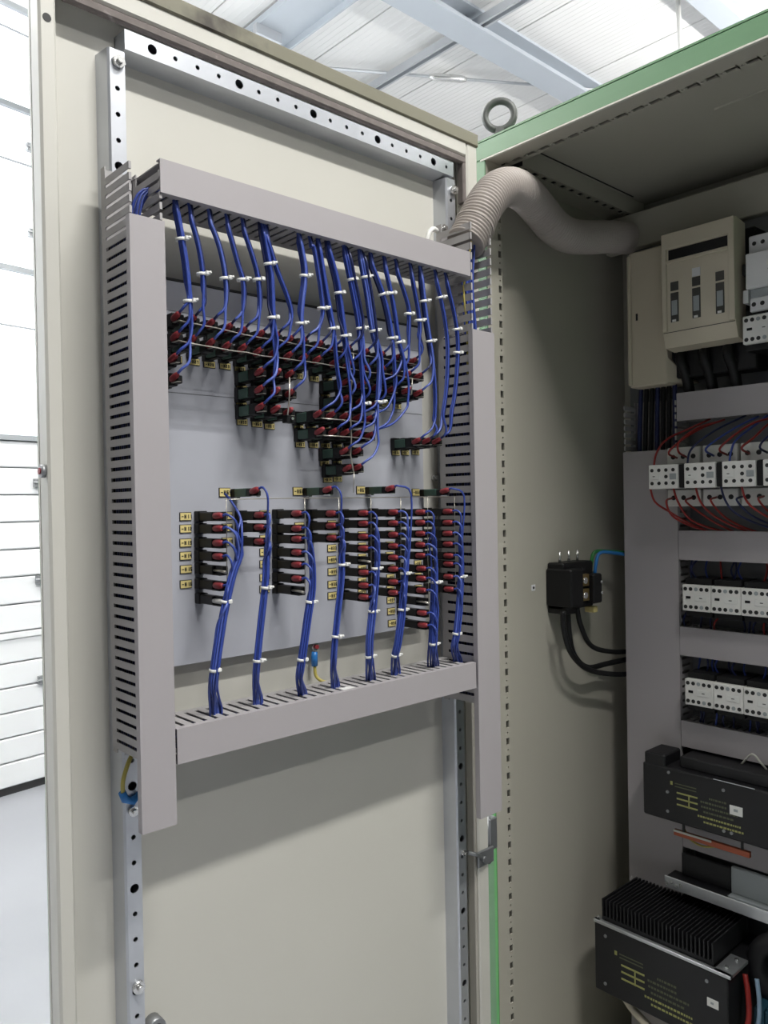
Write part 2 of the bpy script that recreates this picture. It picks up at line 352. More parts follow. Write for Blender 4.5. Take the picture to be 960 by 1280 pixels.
# perforated zinc rails (hat channels) on the door
def door_rail_v(y0, y1, z0, z1, zs_big, zoff):
    mb = MB(); ym = (y0+y1)/2; hs = []
    z = zoff
    k = 0
    while z < z1-0.02:
        if z > z0+0.02: hs.append((z, ym, *((0.0060, 0.0060) if k % 4 == 0 else (0.0032, 0.0032)), 0))
        z += 0.033; k += 1
    holed(mb, z0, z1, y0+0.002, y1-0.001, hs, lambda u, w_, d: (0.030-d, w_, u), ZINC, 0.002, n=12)
    mb.quad([(0.0, y0-0.004, z0), (0.027, y0-0.0005, z0), (0.027, y0-0.0005, z1), (0.0, y0-0.004, z1)], ZINC)
    mb.quad([(0.027, y0-0.0005, z0), (0.030, y0+0.002, z0), (0.030, y0+0.002, z1), (0.027, y0-0.0005, z1)], ZINC)
    mb.quad([(0.0, y1, z0), (0.0, y1, z1), (0.030, y1-0.001, z1), (0.030, y1-0.001, z0)], ZINC)
    mb.quad([(0.0, y0-0.004, z1), (0.03, y0+0.002, z1), (0.03, y1, z1), (0, y1, z1)], ZINC)
    mb.box(0.0, 0.0015, y0, y1, z0, z1, INK_SHADE)  # black floor in the rail paints shade behind its holes
    return mb.build('perforated_rail', door)
door_rail_v(-0.767, -0.744, 0.20, 1.984, None, 0.780-0.033*16)
door_rail_v(-0.144, -0.121, 0.20, 1.984, None, 0.790-0.033*16)
mb = MB(); hs = []; yy = -0.7072+0.1324*0
for k in range(18):
    hs.append((-0.7072+0.0331*k, 2.0015, *((0.0066, 0.0066) if k % 4 == 0 else (0.0032, 0.0032)), 0))
hs = [h for h in hs if h[0] < -0.14]
holed(mb, -0.745, -0.126, 1.9885, 2.014, hs, lambda u, w_, d: (0.031-d, u, w_), ZINC, 0.002, n=12)
mb.quad([(0.0, -0.745, 1.984), (0.031, -0.745, 1.9885), (0.031, -0.126, 1.9885), (0.0, -0.126, 1.984)], ZINC)
mb.quad([(0.0, -0.745, 2.016), (0.031, -0.745, 2.014), (0.031, -0.126, 2.014), (0.0, -0.126, 2.016)][::-1], ZINC)
mb.quad([(0.0, -0.745, 1.984), (0.0, -0.745, 2.016), (0.031, -0.745, 2.014), (0.031, -0.745, 1.9885)], ZINC)
mb.quad([(0.0, -0.126, 1.984), (0.031, -0.126, 1.9885), (0.031, -0.126, 2.014), (0.0, -0.126, 2.016)], ZINC)
mb.box(0.0, 0.0015, -0.745, -0.126, 1.986, 2.015, INK_SHADE); mb.build('perforated_rail', door)  # black sheet under the top rail, painted shade for its holes
def bolt(p, r, hexa=True):
    mb = MB(); x, y, z = p
    mb.cyl((x-0.001, y, z), (x+0.006, y, z), r, STEEL, 6 if hexa else 14); mb.cyl((x+0.006, y, z), (x+0.011, y, z), r*0.5, STEEL, 10)
    return mb.build('bolt', door)
bolt((0.030, -0.7545, 1.968), 0.0085); bolt((0.030, -0.1285, 1.963), 0.0080, False)
bolt((0.030, -0.756, 1.013), 0.0065, False); bolt((0.030, -0.754, 0.785), 0.008, False)
bolt((0.030, -0.157, 1.888), 0.007, False); bolt((0.0, -0.160, 1.446), 0.006, False); bolt((0.030, -0.132, 0.765), 0.005, False)
mb = MB().cyl((0.0, -0.722, 0.710), (0.018, -0.722, 0.710), 0.012, DARKZ, 16).cyl((0.018, -0.722, 0.710), (0.019, -0.722, 0.710), 0.006, INK_SHADE, 12); mb.build('stud', door)
mb = MB().cyl((0.020, -0.853, 1.447), (0.020, -0.8585, 1.447), 0.008, DARKZ, 14).cyl((0.020, -0.8585, 1.447), (0.020, -0.860, 1.447), 0.004, RED, 10); mb.build('lock_stud', door)
MB().cyl((0.028, -0.842, 1.990), (0.0306, -0.842, 1.990), 0.0052, INK_SHADE, 12).build('dark_hole_disc', door)  # black disc on the rim stands for a hole, its shade painted
# hinges at the bottom right of the upper ducts and higher up
def hinge(z):
    mb = MB().cyl((0.020, -0.052, z-0.045), (0.020, -0.052, z+0.045), 0.0075, DARKZ, 12)
    mb.bbox(0.0305, 0.036, -0.095, -0.050, z-0.038, z-0.008, DARKZ, 0.002).bbox(0.012, 0.030, -0.054, -0.032, z-0.02, z+0.04, DARKZ, 0.002)
    mb.cyl((0.036, -0.082, z-0.023), (0.042, -0.082, z-0.023), 0.006, DARKZ, 12).tube([(0.03, -0.118, z-0.002), (0.036, -0.10, z-0.010), (0.036, -0.085, z-0.02)], 0.004, DARKZ, 6)
    return mb.build('hinge', door)
hinge(0.762)

MB().tube(catmull([(0.001, -0.206, 1.850), (0.035, -0.206, 1.852), (0.040, -0.202, 1.868), (0.040, -0.192, 1.878), (0.034, -0.176, 1.880)], 5), 0.0045, WHITE, 8).build('hook', door)
# lifting eye on the roof
e = thing('eye_bolt', (-0.003, 0.050, 2.106), 'dark cast lifting eye bolt on the roof corner', 'eye bolt')
mb = MB(); cx, cy, cz, R, r = -0.003, 0.050, 2.1670, 0.0285, 0.0072
ring = []
for i in range(28):
    a = 2*PI*i/28; ring.append((cx+R*math.cos(a)*0.80, cy+R*math.cos(a)*0.60, cz+R*math.sin(a)))
ring.append(ring[0]); ring.append(ring[1]); mb.tube(ring, r, EYE, 10, cap=False); mb.build('ring', e)
MB().tube([(cx, cy, 2.106), (cx, cy, 2.118), (cx, cy, 2.124), (cx, cy, 2.142)], [0.020, 0.019, 0.012, 0.010], EYE, 14).build('collar', e)

# ------------------------------------------------------------------ slotted wire ducts
def duct(name, label, group, orient, l0, l1, w0, w1, d0, d1, cover, fin, sides, pitch, fw_, objs, parts=True, lip=0.010, col=None):
    """orient dv/dh: on the door, vertical / horizontal; cv/ch: in the cabinet.  l = run, w = width, d = mounting face d0 .. front d1"""
    mp = {'dv': lambda l, w_, d: (d, w_, l), 'dh': lambda l, w_, d: (d, l, w_), 'cv': lambda l, w_, d: (w_, d, l), 'ch': lambda l, w_, d: (l, d, w_)}[orient]
    s = 1 if d1 > d0 else -1
    def bx(mb, a, b, m=DUCT, c=0):
        p, q = mp(*a), mp(*b)
        (mb.bbox(p[0], q[0], p[1], q[1], p[2], q[2], m, c) if c else mb.box(p[0], q[0], p[1], q[1], p[2], q[2], m))
    t = thing(name, mp(l0, (w0+w1)/2, d0), label, 'wire duct', group)
    mb = MB(); bx(mb, (l0, w0, d0), (l1, w1, d0+s*0.002), DUCTIN)
    for ww in (w0, w1):
        o = 0.0015 if ww == w0 else -0.0015
        bx(mb, (l0, ww, d0+s*0.002), (l1, ww+o, d0+s*0.012), DUCTIN)
    mb.build('base', t)
    c0, c1 = cover
    mb = MB(); bx(mb, (c0, w0-0.0015, d1-s*0.0018), (c1, w1+0.0015, d1), DUCT)
    for ww, o in ((w0, -0.0015), (w1, 0.0015)): bx(mb, (c0, ww, d1-s*lip), (c1, ww+o, d1-s*0.0018), DUCT)
    mb.build('cover', t)
    f0, f1 = fin
    n = int((f1-f0)/pitch)
    for si in sides:
        ww = w0 if si == 0 else w1; o = 0.0015 if si == 0 else -0.0015
        shared = None; lump = MB()
        for k in range(n):
            la = f0 + k*pitch
            tgt = lump if si not in objs else MB()
            p0 = la if tgt is lump else 0.0
            bx(tgt, (p0, ww, d0+s*0.012), (p0+fw_, ww+o, d1-s*0.003), DUCTIN)
            bx(tgt, (p0, ww, d1-s*0.006), (p0+fw_, ww-o*1.2 if False else ww+o*2.2, d1-s*0.0025), DUCTIN)
            if tgt is not lump:
                if shared is None: shared = tgt.mesh('finger')
                put('finger', shared, t, {'dv': (0, 0, la), 'dh': (0, la, 0), 'cv': (0, 0, la), 'ch': (la, 0, 0)}[orient])
        if lump.v: lump.build('finger_row', t)
    return t
B0, B1 = 0.030, 0.112
duct('wire_duct', 'tall grey slotted wire duct down the left side of the door', 'grey slotted wire ducts', 'dv', 1.095, 1.826, -0.780, -0.738, B0, B1, (1.013, 1.748), (1.100, 1.826), (0, 1), 0.0130, 0.0085, (0,))
duct('wire_duct', 'grey slotted wire duct down the hinge side of the door, hose at top', 'grey slotted wire ducts', 'dv', 1.052, 1.890, -0.173, -0.119, B0, B1, (0.860, 1.694), (1.056, 1.890), (0, 1), 0.0172, 0.0120, (0,))
duct('wire_duct', 'grey horizontal wire duct across the top of the door, dark slots underneath', 'grey slotted wire ducts', 'dh', -0.741, -0.177, 1.784, 1.822, B0, B1, (-0.741, -0.177), (-0.738, -0.180), (0, 1), 0.0150, 0.0105, (0,))
duct('wire_duct', 'grey horizontal wire duct below the modules, looms entering its slotted top', 'grey slotted wire ducts', 'dh', -0.734, -0.176, 1.087, 1.1275, B0, B1, (-0.734, -0.180), (-0.731, -0.180), (0, 1), 0.0160, 0.0105, (1,))
# ducts inside the cabinet (mounted on the plate at y = .46)
Y0, Y1 = 0.460, 0.400
duct('wire_duct', 'wide grey vertical wire duct inside the cabinet beside the black terminal block', 'grey cabinet wire ducts', 'cv', 0.20, 1.62, 0.052, 0.176, Y0, Y1, (0.20, 1.506), (0.22, 1.62), (0, 1), 0.0150, 0.0095, (1,))
for (za, zb, lab) in ((1.566, 1.622, 'grey horizontal wire duct under the cream fuse switch'), (1.272, 1.331, 'grey horizontal wire duct between the contactors and the upper relay row'),
                      (1.069, 1.127, 'grey horizontal wire duct between the two relay rows'), (0.875, 0.927, 'grey horizontal wire duct just above the upper black power supply'), (0.66, 0.712, 'grey horizontal wire duct behind orange bar under the upper power supply')):
    duct('wire_duct', lab, 'grey cabinet wire ducts', 'ch', 0.1785, 0.79, za, zb, Y0, Y1, (0.1785, 0.79), (0.185, 0.79), (0, 1), 0.0150, 0.0095, ())

# ------------------------------------------------------------------ component plate on the door with its label tags
XP = 0.022
plate = tag(MB().bbox(XP-0.0025, XP, -0.725, -0.207, 1.186, 1.706, PLATE, 0.0008).build('component_plate'), 'blue-grey component plate on the open door, full of modules', 'plate')
mb = MB()
for z in (1.665, 1.555): mb.box(XP, XP+0.0004, -0.725, -0.21, z, z+0.0008, GALV)
mb.build('scribe_line', plate)
MB().box(XP-0.004, XP+0.0012, -0.725, -0.207, 1.706, 1.709, INK_SHADE).build('edge_strip', plate)
for (y, z) in ((-0.215, 1.62), (-0.215, 1.25)): MB().cyl((XP, y, z), (XP+0.003, y, z), 0.004, STEEL, 10).build('screw', plate)
SEG = {'0': 'abcdef', '1': 'bc', '2': 'abged', '3': 'abgcd', '4': 'fgbc', '5': 'afgcd', '6': 'afgedc', '7': 'abc', '8': 'abcdefg', '9': 'abcdfg', 'H': 'fegbc', '-': 'g'}
def glyphs(mb, text, y0, z0, h, m, x, th=None):
    wd = h*0.55; th = th or h*0.17; y = y0
    for ch in text:
        for sg in SEG.get(ch, ''):
            q = {'a': (0, wd, h-th, h), 'd': (0, wd, 0, th), 'g': (0, wd, h/2-th/2, h/2+th/2), 'f': (0, th, h/2, h), 'e': (0, th, 0, h/2), 'b': (wd-th, wd, h/2, h), 'c': (wd-th, wd, 0, h/2)}[sg]
            mb.quad([(x, y+q[0], z0+q[2]), (x, y+q[1], z0+q[2]), (x, y+q[1], z0+q[3]), (x, y+q[0], z0+q[3])], m)
        y += wd + h*0.22
TAGN = [0]
def label_tag(y, z, wd=0.017, h=0.0115):
    TAGN[0] += 1
    mb = MB(); mb.bbox(XP, XP+0.0016, y-wd/2, y+wd/2, z-h/2, z+h/2, INK_SHADE, 0.0004)
    mb.box(XP+0.0016, XP+0.0019, y-wd/2+0.0009, y+wd/2-0.0009, z-h/2+0.0009, z+h/2-0.0009, YELLOW)
    n = TAGN[0]; glyphs(mb, '-H' + str(10+n % 60), y-wd*0.36, z-h*0.25, h*0.46, INK_SHADE, XP+0.0021, h*0.11)
    mb.build('label_tag', plate)

# prototypes: origin on the plate at the module's axis
def proto(name, kind):
    t = put(name, None, None, (0, 0, 0)); hw, hh = 0.0060, 0.0061
    mb = MB()
    if kind[0] == 'L':       # lower black module
        mb.bbox(0.0, 0.012, -hw-0.0012, hw+0.0012, -hh-0.0010, hh+0.0014, BLACK, 0.001)
        mb.bbox(0.012, 0.046, -hw, hw, -hh, hh, BLACK, 0.0012); mb.bbox(0.0455, 0.0665, -0.0020, hw, -hh, hh, BLACK, 0.001); mb.box(0.0455, 0.066, -hw, -0.0015, -hh, -hh+0.0014, BLACK)
        put('body', mb.mesh('body'), t, (0, 0, 0))
        if kind == 'Lr':
            m2 = MB().tube([(0.049, -0.0040, 0.0008), (0.051, -0.0040, 0.0008), (0.062, -0.0040, 0.001), (0.0665, -0.0035, 0.0012), (0.0685, -0.003, 0.0012)], [0.0034, 0.0044, 0.0046, 0.0036, 0.0024], RED, 10)
            put('sleeve', m2.mesh('sleeve'), t, (0, 0, 0))
        else:
            m2 = MB().tube([(0.045, -0.003, 0), (0.060, -0.003, 0), (0.072, -0.001, -0.0015)], 0.0018 if kind == 'Ln' else 0.0035, WHITE if kind == 'Lw' else WIREB, 8)
            put('terminal', m2.mesh('terminal'), t, (0, 0, 0))
    elif kind[0] == 'U':     # upper module, dark green block, two-pole top
        mb.bbox(0.0, 0.010, -hw-0.001, hw+0.001, -0.0105, 0.0105, BLACK, 0.001); mb.bbox(0.034, 0.052, -hw, hw, -0.0080, 0.0080, BLACK, 0.0012); mb.box(0.0095, 0.0345, -0.002, hw, -0.0088, 0.0086, BLACK); mb.bbox(0.052, 0.064, -0.001, hw, -hh, hh-0.002, BLACK, 0.001)
        put('body', mb.mesh('body'), t, (0, 0, 0))
        put('coil_block', MB().bbox(0.0095, 0.0345, -hw-0.0004, 0.0, -0.0068, 0.0068, DKGREEN, 0.001).mesh('coil_block'), t, (0, 0, 0))
        m2 = MB().tube([(0.050, -0.003, -0.0005), (0.052, -0.003, -0.0003), (0.060, -0.003, 0.0022), (0.0655, -0.003, 0.0040), (0.069, -0.003, 0.0055)], [0.0030, 0.0042, 0.0042, 0.0036, 0.0022], RED, 8)
        put('sleeve', m2.mesh('sleeve'), t, (0, 0, 0))
        put('terminal', MB().box(0.052, 0.069, -0.0045, 0.001, -0.0052, -0.0044, WIREB).mesh('terminal'), t, (0, 0, 0))
    else:                    # green relay of the bridge row
        mb.bbox(0.0, 0.010, -hw, hw, -0.006, 0.006, BLACK, 0.001); mb.bbox(0.040, 0.050, -hw, hw, -0.0055, 0.0055, BLACK, 0.001); mb.box(0.050, 0.062, 0.0, 0.004, -0.005, 0.002, BLACK)
        put('body', mb.mesh('body'), t, (0, 0, 0))
        put('coil_block', MB().bbox(0.010, 0.040, -hw-0.0003, hw+0.0003, -0.0058, 0.0058, DKGREEN, 0.001).mesh('coil_block'), t, (0, 0, 0))
        m2 = MB().tube([(0.048, -0.003, 0.001), (0.051, -0.003, 0.001), (0.061, -0.003, 0.0030), (0.068, -0.003, 0.0045)], [0.0030, 0.0045, 0.0045, 0.0026], RED, 8)
        put('sleeve', m2.mesh('sleeve'), t, (0, 0, 0))
        put('terminal', MB().box(0.05, 0.064, -0.0045, 0.001, -0.0066, -0.0052, STEEL).mesh('terminal'), t, (0, 0, 0)); put('terminal', MB().box(0.006, 0.014, -0.0045, 0.001, -0.0078, -0.0060, STEEL).mesh('terminal'), t, (0, 0, 0))
    return t
PROTO = {}
def place(kind, y, z, label, group):
    name = {'L': 'lamp_module', 'U': 'relay_module', 'G': 'green_relay'}[kind[0]]
    if kind not in PROTO:
        PROTO[kind] = o = proto(name, kind); o.location = (XP, y, z); ABS[o.name] = Vector((XP, y, z))
    else: o = copy_tree(PROTO[kind], (XP, y, z))
    tag(o, label, 'module', group); return o
LOWER = [
 [ (-0.654, 1.3876), (-0.6544, 1.3709), (-0.6548, 1.3518), (-0.6552, 1.3341), (-0.655, 1.3159, 'n'), (-0.6555, 1.2956), (-0.6554, 1.2754, 'w') ],
 [ (-0.5893, 1.3871), (-0.5897, 1.3704), (-0.5901, 1.3507) ],
 [ (-0.5259, 1.388), (-0.5264, 1.3665), (-0.5267, 1.3517), (-0.5272, 1.3323), (-0.5276, 1.3149), (-0.5281, 1.295), (-0.5285, 1.2782, 'n') ],
 [ (-0.4634, 1.3866), (-0.4638, 1.3685), (-0.4628, 1.3503) ],
 [ (-0.4001, 1.3858), (-0.4005, 1.3698), (-0.401, 1.3497), (-0.4014, 1.3317), (-0.4018, 1.3136, 'n'), (-0.4015, 1.2946), (-0.402, 1.2748), (-0.4024, 1.2569) ],
 [ (-0.3372, 1.3859), (-0.3376, 1.3686), (-0.338, 1.3503), (-0.3385, 1.3321), (-0.3389, 1.3139), (-0.3394, 1.2956), (-0.3399, 1.2752), (-0.3403, 1.2583) ],
 [ (-0.2762, 1.3847), (-0.2766, 1.3677), (-0.2771, 1.3494), (-0.2776, 1.3311), (-0.278, 1.3138), (-0.2767, 1.2923), (-0.2771, 1.2762), (-0.2776, 1.2566), (-0.2771, 1.2383, 'n'), (-0.2766, 1.2192), (-0.2753, 1.199) ],
 [ (-0.2111, 1.3847), (-0.2116, 1.3658), (-0.212, 1.3474), (-0.2115, 1.3293), (-0.211, 1.3095), (-0.2114, 1.2955), (-0.2119, 1.2739), (-0.2115, 1.2529) ],
]
GREEN = [ (-0.5911, 1.4196), (-0.4641, 1.4209), (-0.338, 1.4226), (-0.2122, 1.4184) ]
UPPER = {
 'A': [ (-0.7046, 1.644), (-0.6821, 1.643), (-0.6553, 1.642), (-0.6288, 1.6403), (-0.6065, 1.6386), (-0.5782, 1.638), (-0.553, 1.6386), (-0.5298, 1.6365), (-0.5059, 1.6373), (-0.4768, 1.6363), (-0.4499, 1.6349), (-0.4236, 1.6356), (-0.3883, 1.6349), (-0.3551, 1.6345), (-0.3223, 1.6337), (-0.2848, 1.6328) ],
 'B': [ (-0.7063, 1.6186), (-0.6827, 1.617), (-0.6559, 1.6163), (-0.6319, 1.615), (-0.607, 1.6154), (-0.5827, 1.6134), (-0.5576, 1.6141), (-0.5317, 1.6137), (-0.505, 1.6139), (-0.4803, 1.6138), (-0.4489, 1.6125), (-0.4226, 1.6117), (-0.3873, 1.6105), (-0.354, 1.6115), (-0.3229, 1.6108), (-0.298, 1.6094), (-0.2725, 1.6093) ],
 'C': [ (-0.7097, 1.5908), (-0.5807, 1.5862), (-0.5528, 1.5874), (-0.5295, 1.588), (-0.4279, 1.586), (-0.3961, 1.5852), (-0.3647, 1.5843), (-0.3323, 1.5833), (-0.3005, 1.5835), (-0.2732, 1.5819) ],
 'D': [ (-0.7086, 1.5668), (-0.5813, 1.5621), (-0.5548, 1.5616), (-0.5302, 1.5611), (-0.4285, 1.5607), (-0.3983, 1.5594), (-0.3671, 1.558) ],
 'E': [ (-0.5806, 1.538), (-0.5554, 1.5365), (-0.5336, 1.5346), (-0.4807, 1.5346), (-0.4568, 1.5344), (-0.4307, 1.5342), (-0.4054, 1.5334), (-0.3826, 1.5329) ],
 'F': [ (-0.4784, 1.5097), (-0.4529, 1.5098), (-0.4297, 1.5097), (-0.406, 1.509), (-0.3816, 1.5077) ],
 'G': [ (-0.432, 1.482), (-0.4066, 1.4829) ],
 'H': [ (-0.4263, 1.4564), (-0.4064, 1.4579) ],
 'K': [ (-0.2788, 1.5033), (-0.2564, 1.5042), (-0.2315, 1.5053) ],
}
TOP_LOOMS = [
 ( [(0.098, -0.7147, 1.7714), (0.098, -0.7069, 1.7303), (0.098, -0.7012, 1.6863), (0.098, -0.6989, 1.6415), (0.098, -0.7011, 1.5959), (0.098, -0.7048, 1.5754)] , [1.7358, 1.6595] , ['A0', 'B0', 'C0', 'D0'] ),
 ( [(0.098, -0.6939, 1.7622), (0.098, -0.6845, 1.7299), (0.098, -0.6796, 1.6952), (0.098, -0.6806, 1.6544), (0.098, -0.6834, 1.6285)] , [1.6973] , ['A1', 'B1'] ),
 ( [(0.098, -0.6665, 1.7643), (0.098, -0.6543, 1.736), (0.098, -0.6468, 1.7012), (0.098, -0.6463, 1.67), (0.098, -0.6533, 1.6274)] , [1.6976] , ['A2', 'B2'] ),
 ( [(0.098, -0.6406, 1.7639), (0.098, -0.627, 1.7205), (0.098, -0.6201, 1.7007), (0.098, -0.6195, 1.6743), (0.098, -0.6267, 1.631)] , [1.7007] , ['A3', 'B3'] ),
 ( [(0.098, -0.6162, 1.765), (0.098, -0.6008, 1.7255), (0.098, -0.5951, 1.6997), (0.098, -0.5947, 1.6621), (0.098, -0.6018, 1.6289)] , [1.7051] , ['A4', 'B4'] ),
 ( [(0.098, -0.5857, 1.7695), (0.098, -0.5776, 1.7299), (0.098, -0.5742, 1.7088), (0.098, -0.5728, 1.6545), (0.098, -0.5672, 1.6114), (0.098, -0.5695, 1.5729), (0.098, -0.5754, 1.545)] , [1.7296, 1.6571] , ['A5', 'B5', 'C1', 'D1', 'E0'] ),
 ( [(0.098, -0.5795, 1.7621), (0.098, -0.5646, 1.7236), (0.098, -0.548, 1.6891), (0.098, -0.5418, 1.6645), (0.098, -0.5465, 1.6416)] , [] , ['A6', 'B6'] ),
 ( [(0.098, -0.5242, 1.7704), (0.098, -0.5168, 1.7302), (0.098, -0.5235, 1.684), (0.098, -0.5257, 1.65), (0.098, -0.52, 1.5944), (0.098, -0.5263, 1.5656)] , [1.7239, 1.6558] , ['A7', 'B7', 'C3', 'D3'] ),
 ( [(0.098, -0.5046, 1.7688), (0.098, -0.499, 1.762), (0.098, -0.4864, 1.6841), (0.098, -0.4944, 1.652)] , [1.6829] , ['A8', 'B8'] ),
 ( [(0.098, -0.4903, 1.7672), (0.098, -0.4799, 1.7116), (0.098, -0.468, 1.6555), (0.098, -0.4645, 1.6117), (0.098, -0.4569, 1.5539), (0.098, -0.4618, 1.5395)] , [1.6567] , ['A9', 'B9', 'E3', 'E4'] ),
 ( [(0.098, -0.4713, 1.7664), (0.098, -0.4574, 1.7236), (0.098, -0.4495, 1.6721), (0.098, -0.4455, 1.6491), (0.098, -0.436, 1.597), (0.098, -0.4322, 1.5617), (0.098, -0.4346, 1.5259)] , [1.7105, 1.6489] , ['A10', 'B10', 'C4', 'D4', 'F1'] ),
 ( [(0.098, -0.4381, 1.766), (0.098, -0.421, 1.7001), (0.098, -0.414, 1.6628), (0.098, -0.4104, 1.6176), (0.098, -0.407, 1.5577), (0.098, -0.4066, 1.5094), (0.098, -0.4086, 1.4948)] , [1.7347, 1.6642, 1.552] , ['A11', 'B11', 'C5', 'D5', 'E5', 'F2', 'G0'] ),
 ( [(0.098, -0.4083, 1.767), (0.098, -0.3968, 1.716), (0.098, -0.3882, 1.6663), (0.098, -0.3745, 1.6215), (0.098, -0.3774, 1.5722), (0.098, -0.3803, 1.5229), (0.098, -0.3797, 1.4801), (0.098, -0.3866, 1.4639)] , [1.7431, 1.6643, 1.5563] , ['A12', 'B12', 'D6', 'E6', 'F3', 'G1', 'H1'] ),
 ( [(0.098, -0.3891, 1.7634), (0.098, -0.3671, 1.7208), (0.098, -0.3547, 1.6795), (0.098, -0.349, 1.6367), (0.098, -0.3474, 1.5622), (0.098, -0.3548, 1.5368), (0.098, -0.367, 1.52)] , [1.7232, 1.6575] , ['A13', 'B13', 'E7', 'F4'] ),
 ( [(0.098, -0.3611, 1.7613), (0.098, -0.3471, 1.7116), (0.098, -0.3365, 1.657), (0.098, -0.3236, 1.6144), (0.098, -0.3193, 1.5769), (0.098, -0.3307, 1.5382), (0.098, -0.3554, 1.5144)] , [1.7272, 1.6532] , ['C6', 'C7', 'F4'] ),
 ( [(0.098, -0.3356, 1.761), (0.098, -0.3174, 1.7226), (0.098, -0.3127, 1.7006), (0.098, -0.3154, 1.6596)] , [1.7006] , ['A14', 'B14'] ),
 ( [(0.098, -0.3041, 1.7591), (0.098, -0.2895, 1.695), (0.098, -0.2923, 1.6561)] , [1.6937] , ['A15', 'B15'] ),
 ( [(0.098, -0.2824, 1.7604), (0.098, -0.273, 1.6974), (0.098, -0.2631, 1.6467), (0.098, -0.2572, 1.582), (0.098, -0.2603, 1.536), (0.098, -0.2682, 1.5161)] , [1.7267, 1.6634] , ['B16', 'C9', 'K0', 'K1'] ),
 ( [(0.098, -0.2471, 1.7614), (0.098, -0.2329, 1.7163), (0.098, -0.2246, 1.6644), (0.098, -0.2282, 1.5977), (0.098, -0.2392, 1.5439)] , [1.739] , ['K1', 'K2'] ),
 ( [(0.098, -0.2221, 1.7631), (0.098, -0.2039, 1.7072), (0.098, -0.1993, 1.6541), (0.098, -0.2112, 1.5724), (0.098, -0.2322, 1.5178)] , [1.6916, 1.6521] , ['K2', 'K2'] ),
]
LOW_LOOMS = [
 ( [(0.096, -0.6321, 1.3931), (0.096, -0.6333, 1.3402), (0.096, -0.645, 1.3093), (0.096, -0.6593, 1.2583), (0.096, -0.6713, 1.1975), (0.09, -0.6721, 1.1656), (0.075, -0.6605, 1.1337)] , [1.2759, 1.1893] ),
 ( [(0.096, -0.587, 1.3813), (0.096, -0.5882, 1.3269), (0.096, -0.5917, 1.289), (0.096, -0.5993, 1.2409), (0.096, -0.6069, 1.1879), (0.09, -0.6048, 1.165), (0.075, -0.5931, 1.1343)] , [1.289, 1.192] ),
 ( [(0.096, -0.5196, 1.3681), (0.096, -0.5136, 1.3223), (0.096, -0.5132, 1.2824), (0.096, -0.5212, 1.2433), (0.096, -0.5323, 1.188), (0.09, -0.5328, 1.1589), (0.075, -0.5168, 1.1275)] , [1.2624, 1.1826] ),
 ( [(0.096, -0.458, 1.3778), (0.096, -0.4561, 1.3306), (0.096, -0.4569, 1.2953), (0.096, -0.4659, 1.2373), (0.096, -0.473, 1.1912), (0.09, -0.4704, 1.1607), (0.075, -0.456, 1.1312)] , [1.3117, 1.2074] ),
 ( [(0.096, -0.3889, 1.3637), (0.096, -0.3904, 1.3026), (0.096, -0.3984, 1.2421), (0.096, -0.4061, 1.1943), (0.09, -0.4017, 1.1563), (0.075, -0.3876, 1.1273)] , [1.3015, 1.2366, 1.1688] ),
 ( [(0.096, -0.3233, 1.3361), (0.096, -0.3296, 1.2921), (0.096, -0.3363, 1.2358), (0.096, -0.3462, 1.1866), (0.09, -0.348, 1.1609), (0.075, -0.3346, 1.134)] , [1.2893, 1.2329, 1.1625] ),
 ( [(0.096, -0.2648, 1.3464), (0.096, -0.2586, 1.2936), (0.096, -0.2621, 1.2282), (0.096, -0.2674, 1.1698), (0.09, -0.2617, 1.1486), (0.075, -0.2448, 1.1268)] , [1.2699, 1.1696] ),
 ( [(0.096, -0.1989, 1.3438), (0.096, -0.1986, 1.276), (0.096, -0.204, 1.2223), (0.096, -0.211, 1.1826), (0.09, -0.2111, 1.1549), (0.075, -0.1874, 1.1277)] , [1.2745, 1.1796] ),
]

NCOL = len(LOWER)
for ci, col in enumerate(LOWER):
    for ri, q in enumerate(col):
        k = q[2] if len(q) > 2 else 'r'
        what = {'r': 'black lamp module with red sleeve', 'n': 'black lamp module without sleeve', 'w': 'black lamp module with white tip'}[k]
        place('L'+k, q[0]+0.0055, q[1], '%s, %s down in the %s column of the lower block' % (what, ORD[ri], ORD[ci]), 'lamp modules of the lower block')
        if not (ci == 0 and ri == 6) and k != 'w': label_tag(q[0]-0.0148, q[1]+0.0005, 0.0178, 0.0116)
for c, z in ((2, 1.330), (2, 1.3135), (2, 1.298), (2, 1.281)): pass
for (y, z) in ((-0.5375, 1.331), (-0.5375, 1.3135), (-0.410, 1.3317)): pass
for i, q in enumerate(GREEN):
    place('G', q[0], q[1], 'dark green relay with yellow tag, %s from the left above the lower block' % ORD[i], 'green relays above the lower block')
    label_tag(q[0]-0.0160, q[1]+0.001, 0.0185, 0.0130)
ROWN = {'A': 'topmost', 'B': 'second', 'C': 'third', 'D': 'fourth', 'E': 'fifth', 'F': 'sixth', 'G': 'seventh', 'H': 'eighth', 'K': 'separate right-hand'}
UP = {}
for rn, row in UPPER.items():
    for i, q in enumerate(row):
        place('U', q[0], q[1]-0.003, 'dark relay module with red sleeve, %s from left in %s row of upper block' % (ORD[i], ROWN[rn]), 'relay modules of the upper block')
        UP[rn+str(i)] = q
        label_tag(q[0]+0.0045, q[1]-0.0165, 0.0185, 0.0100)
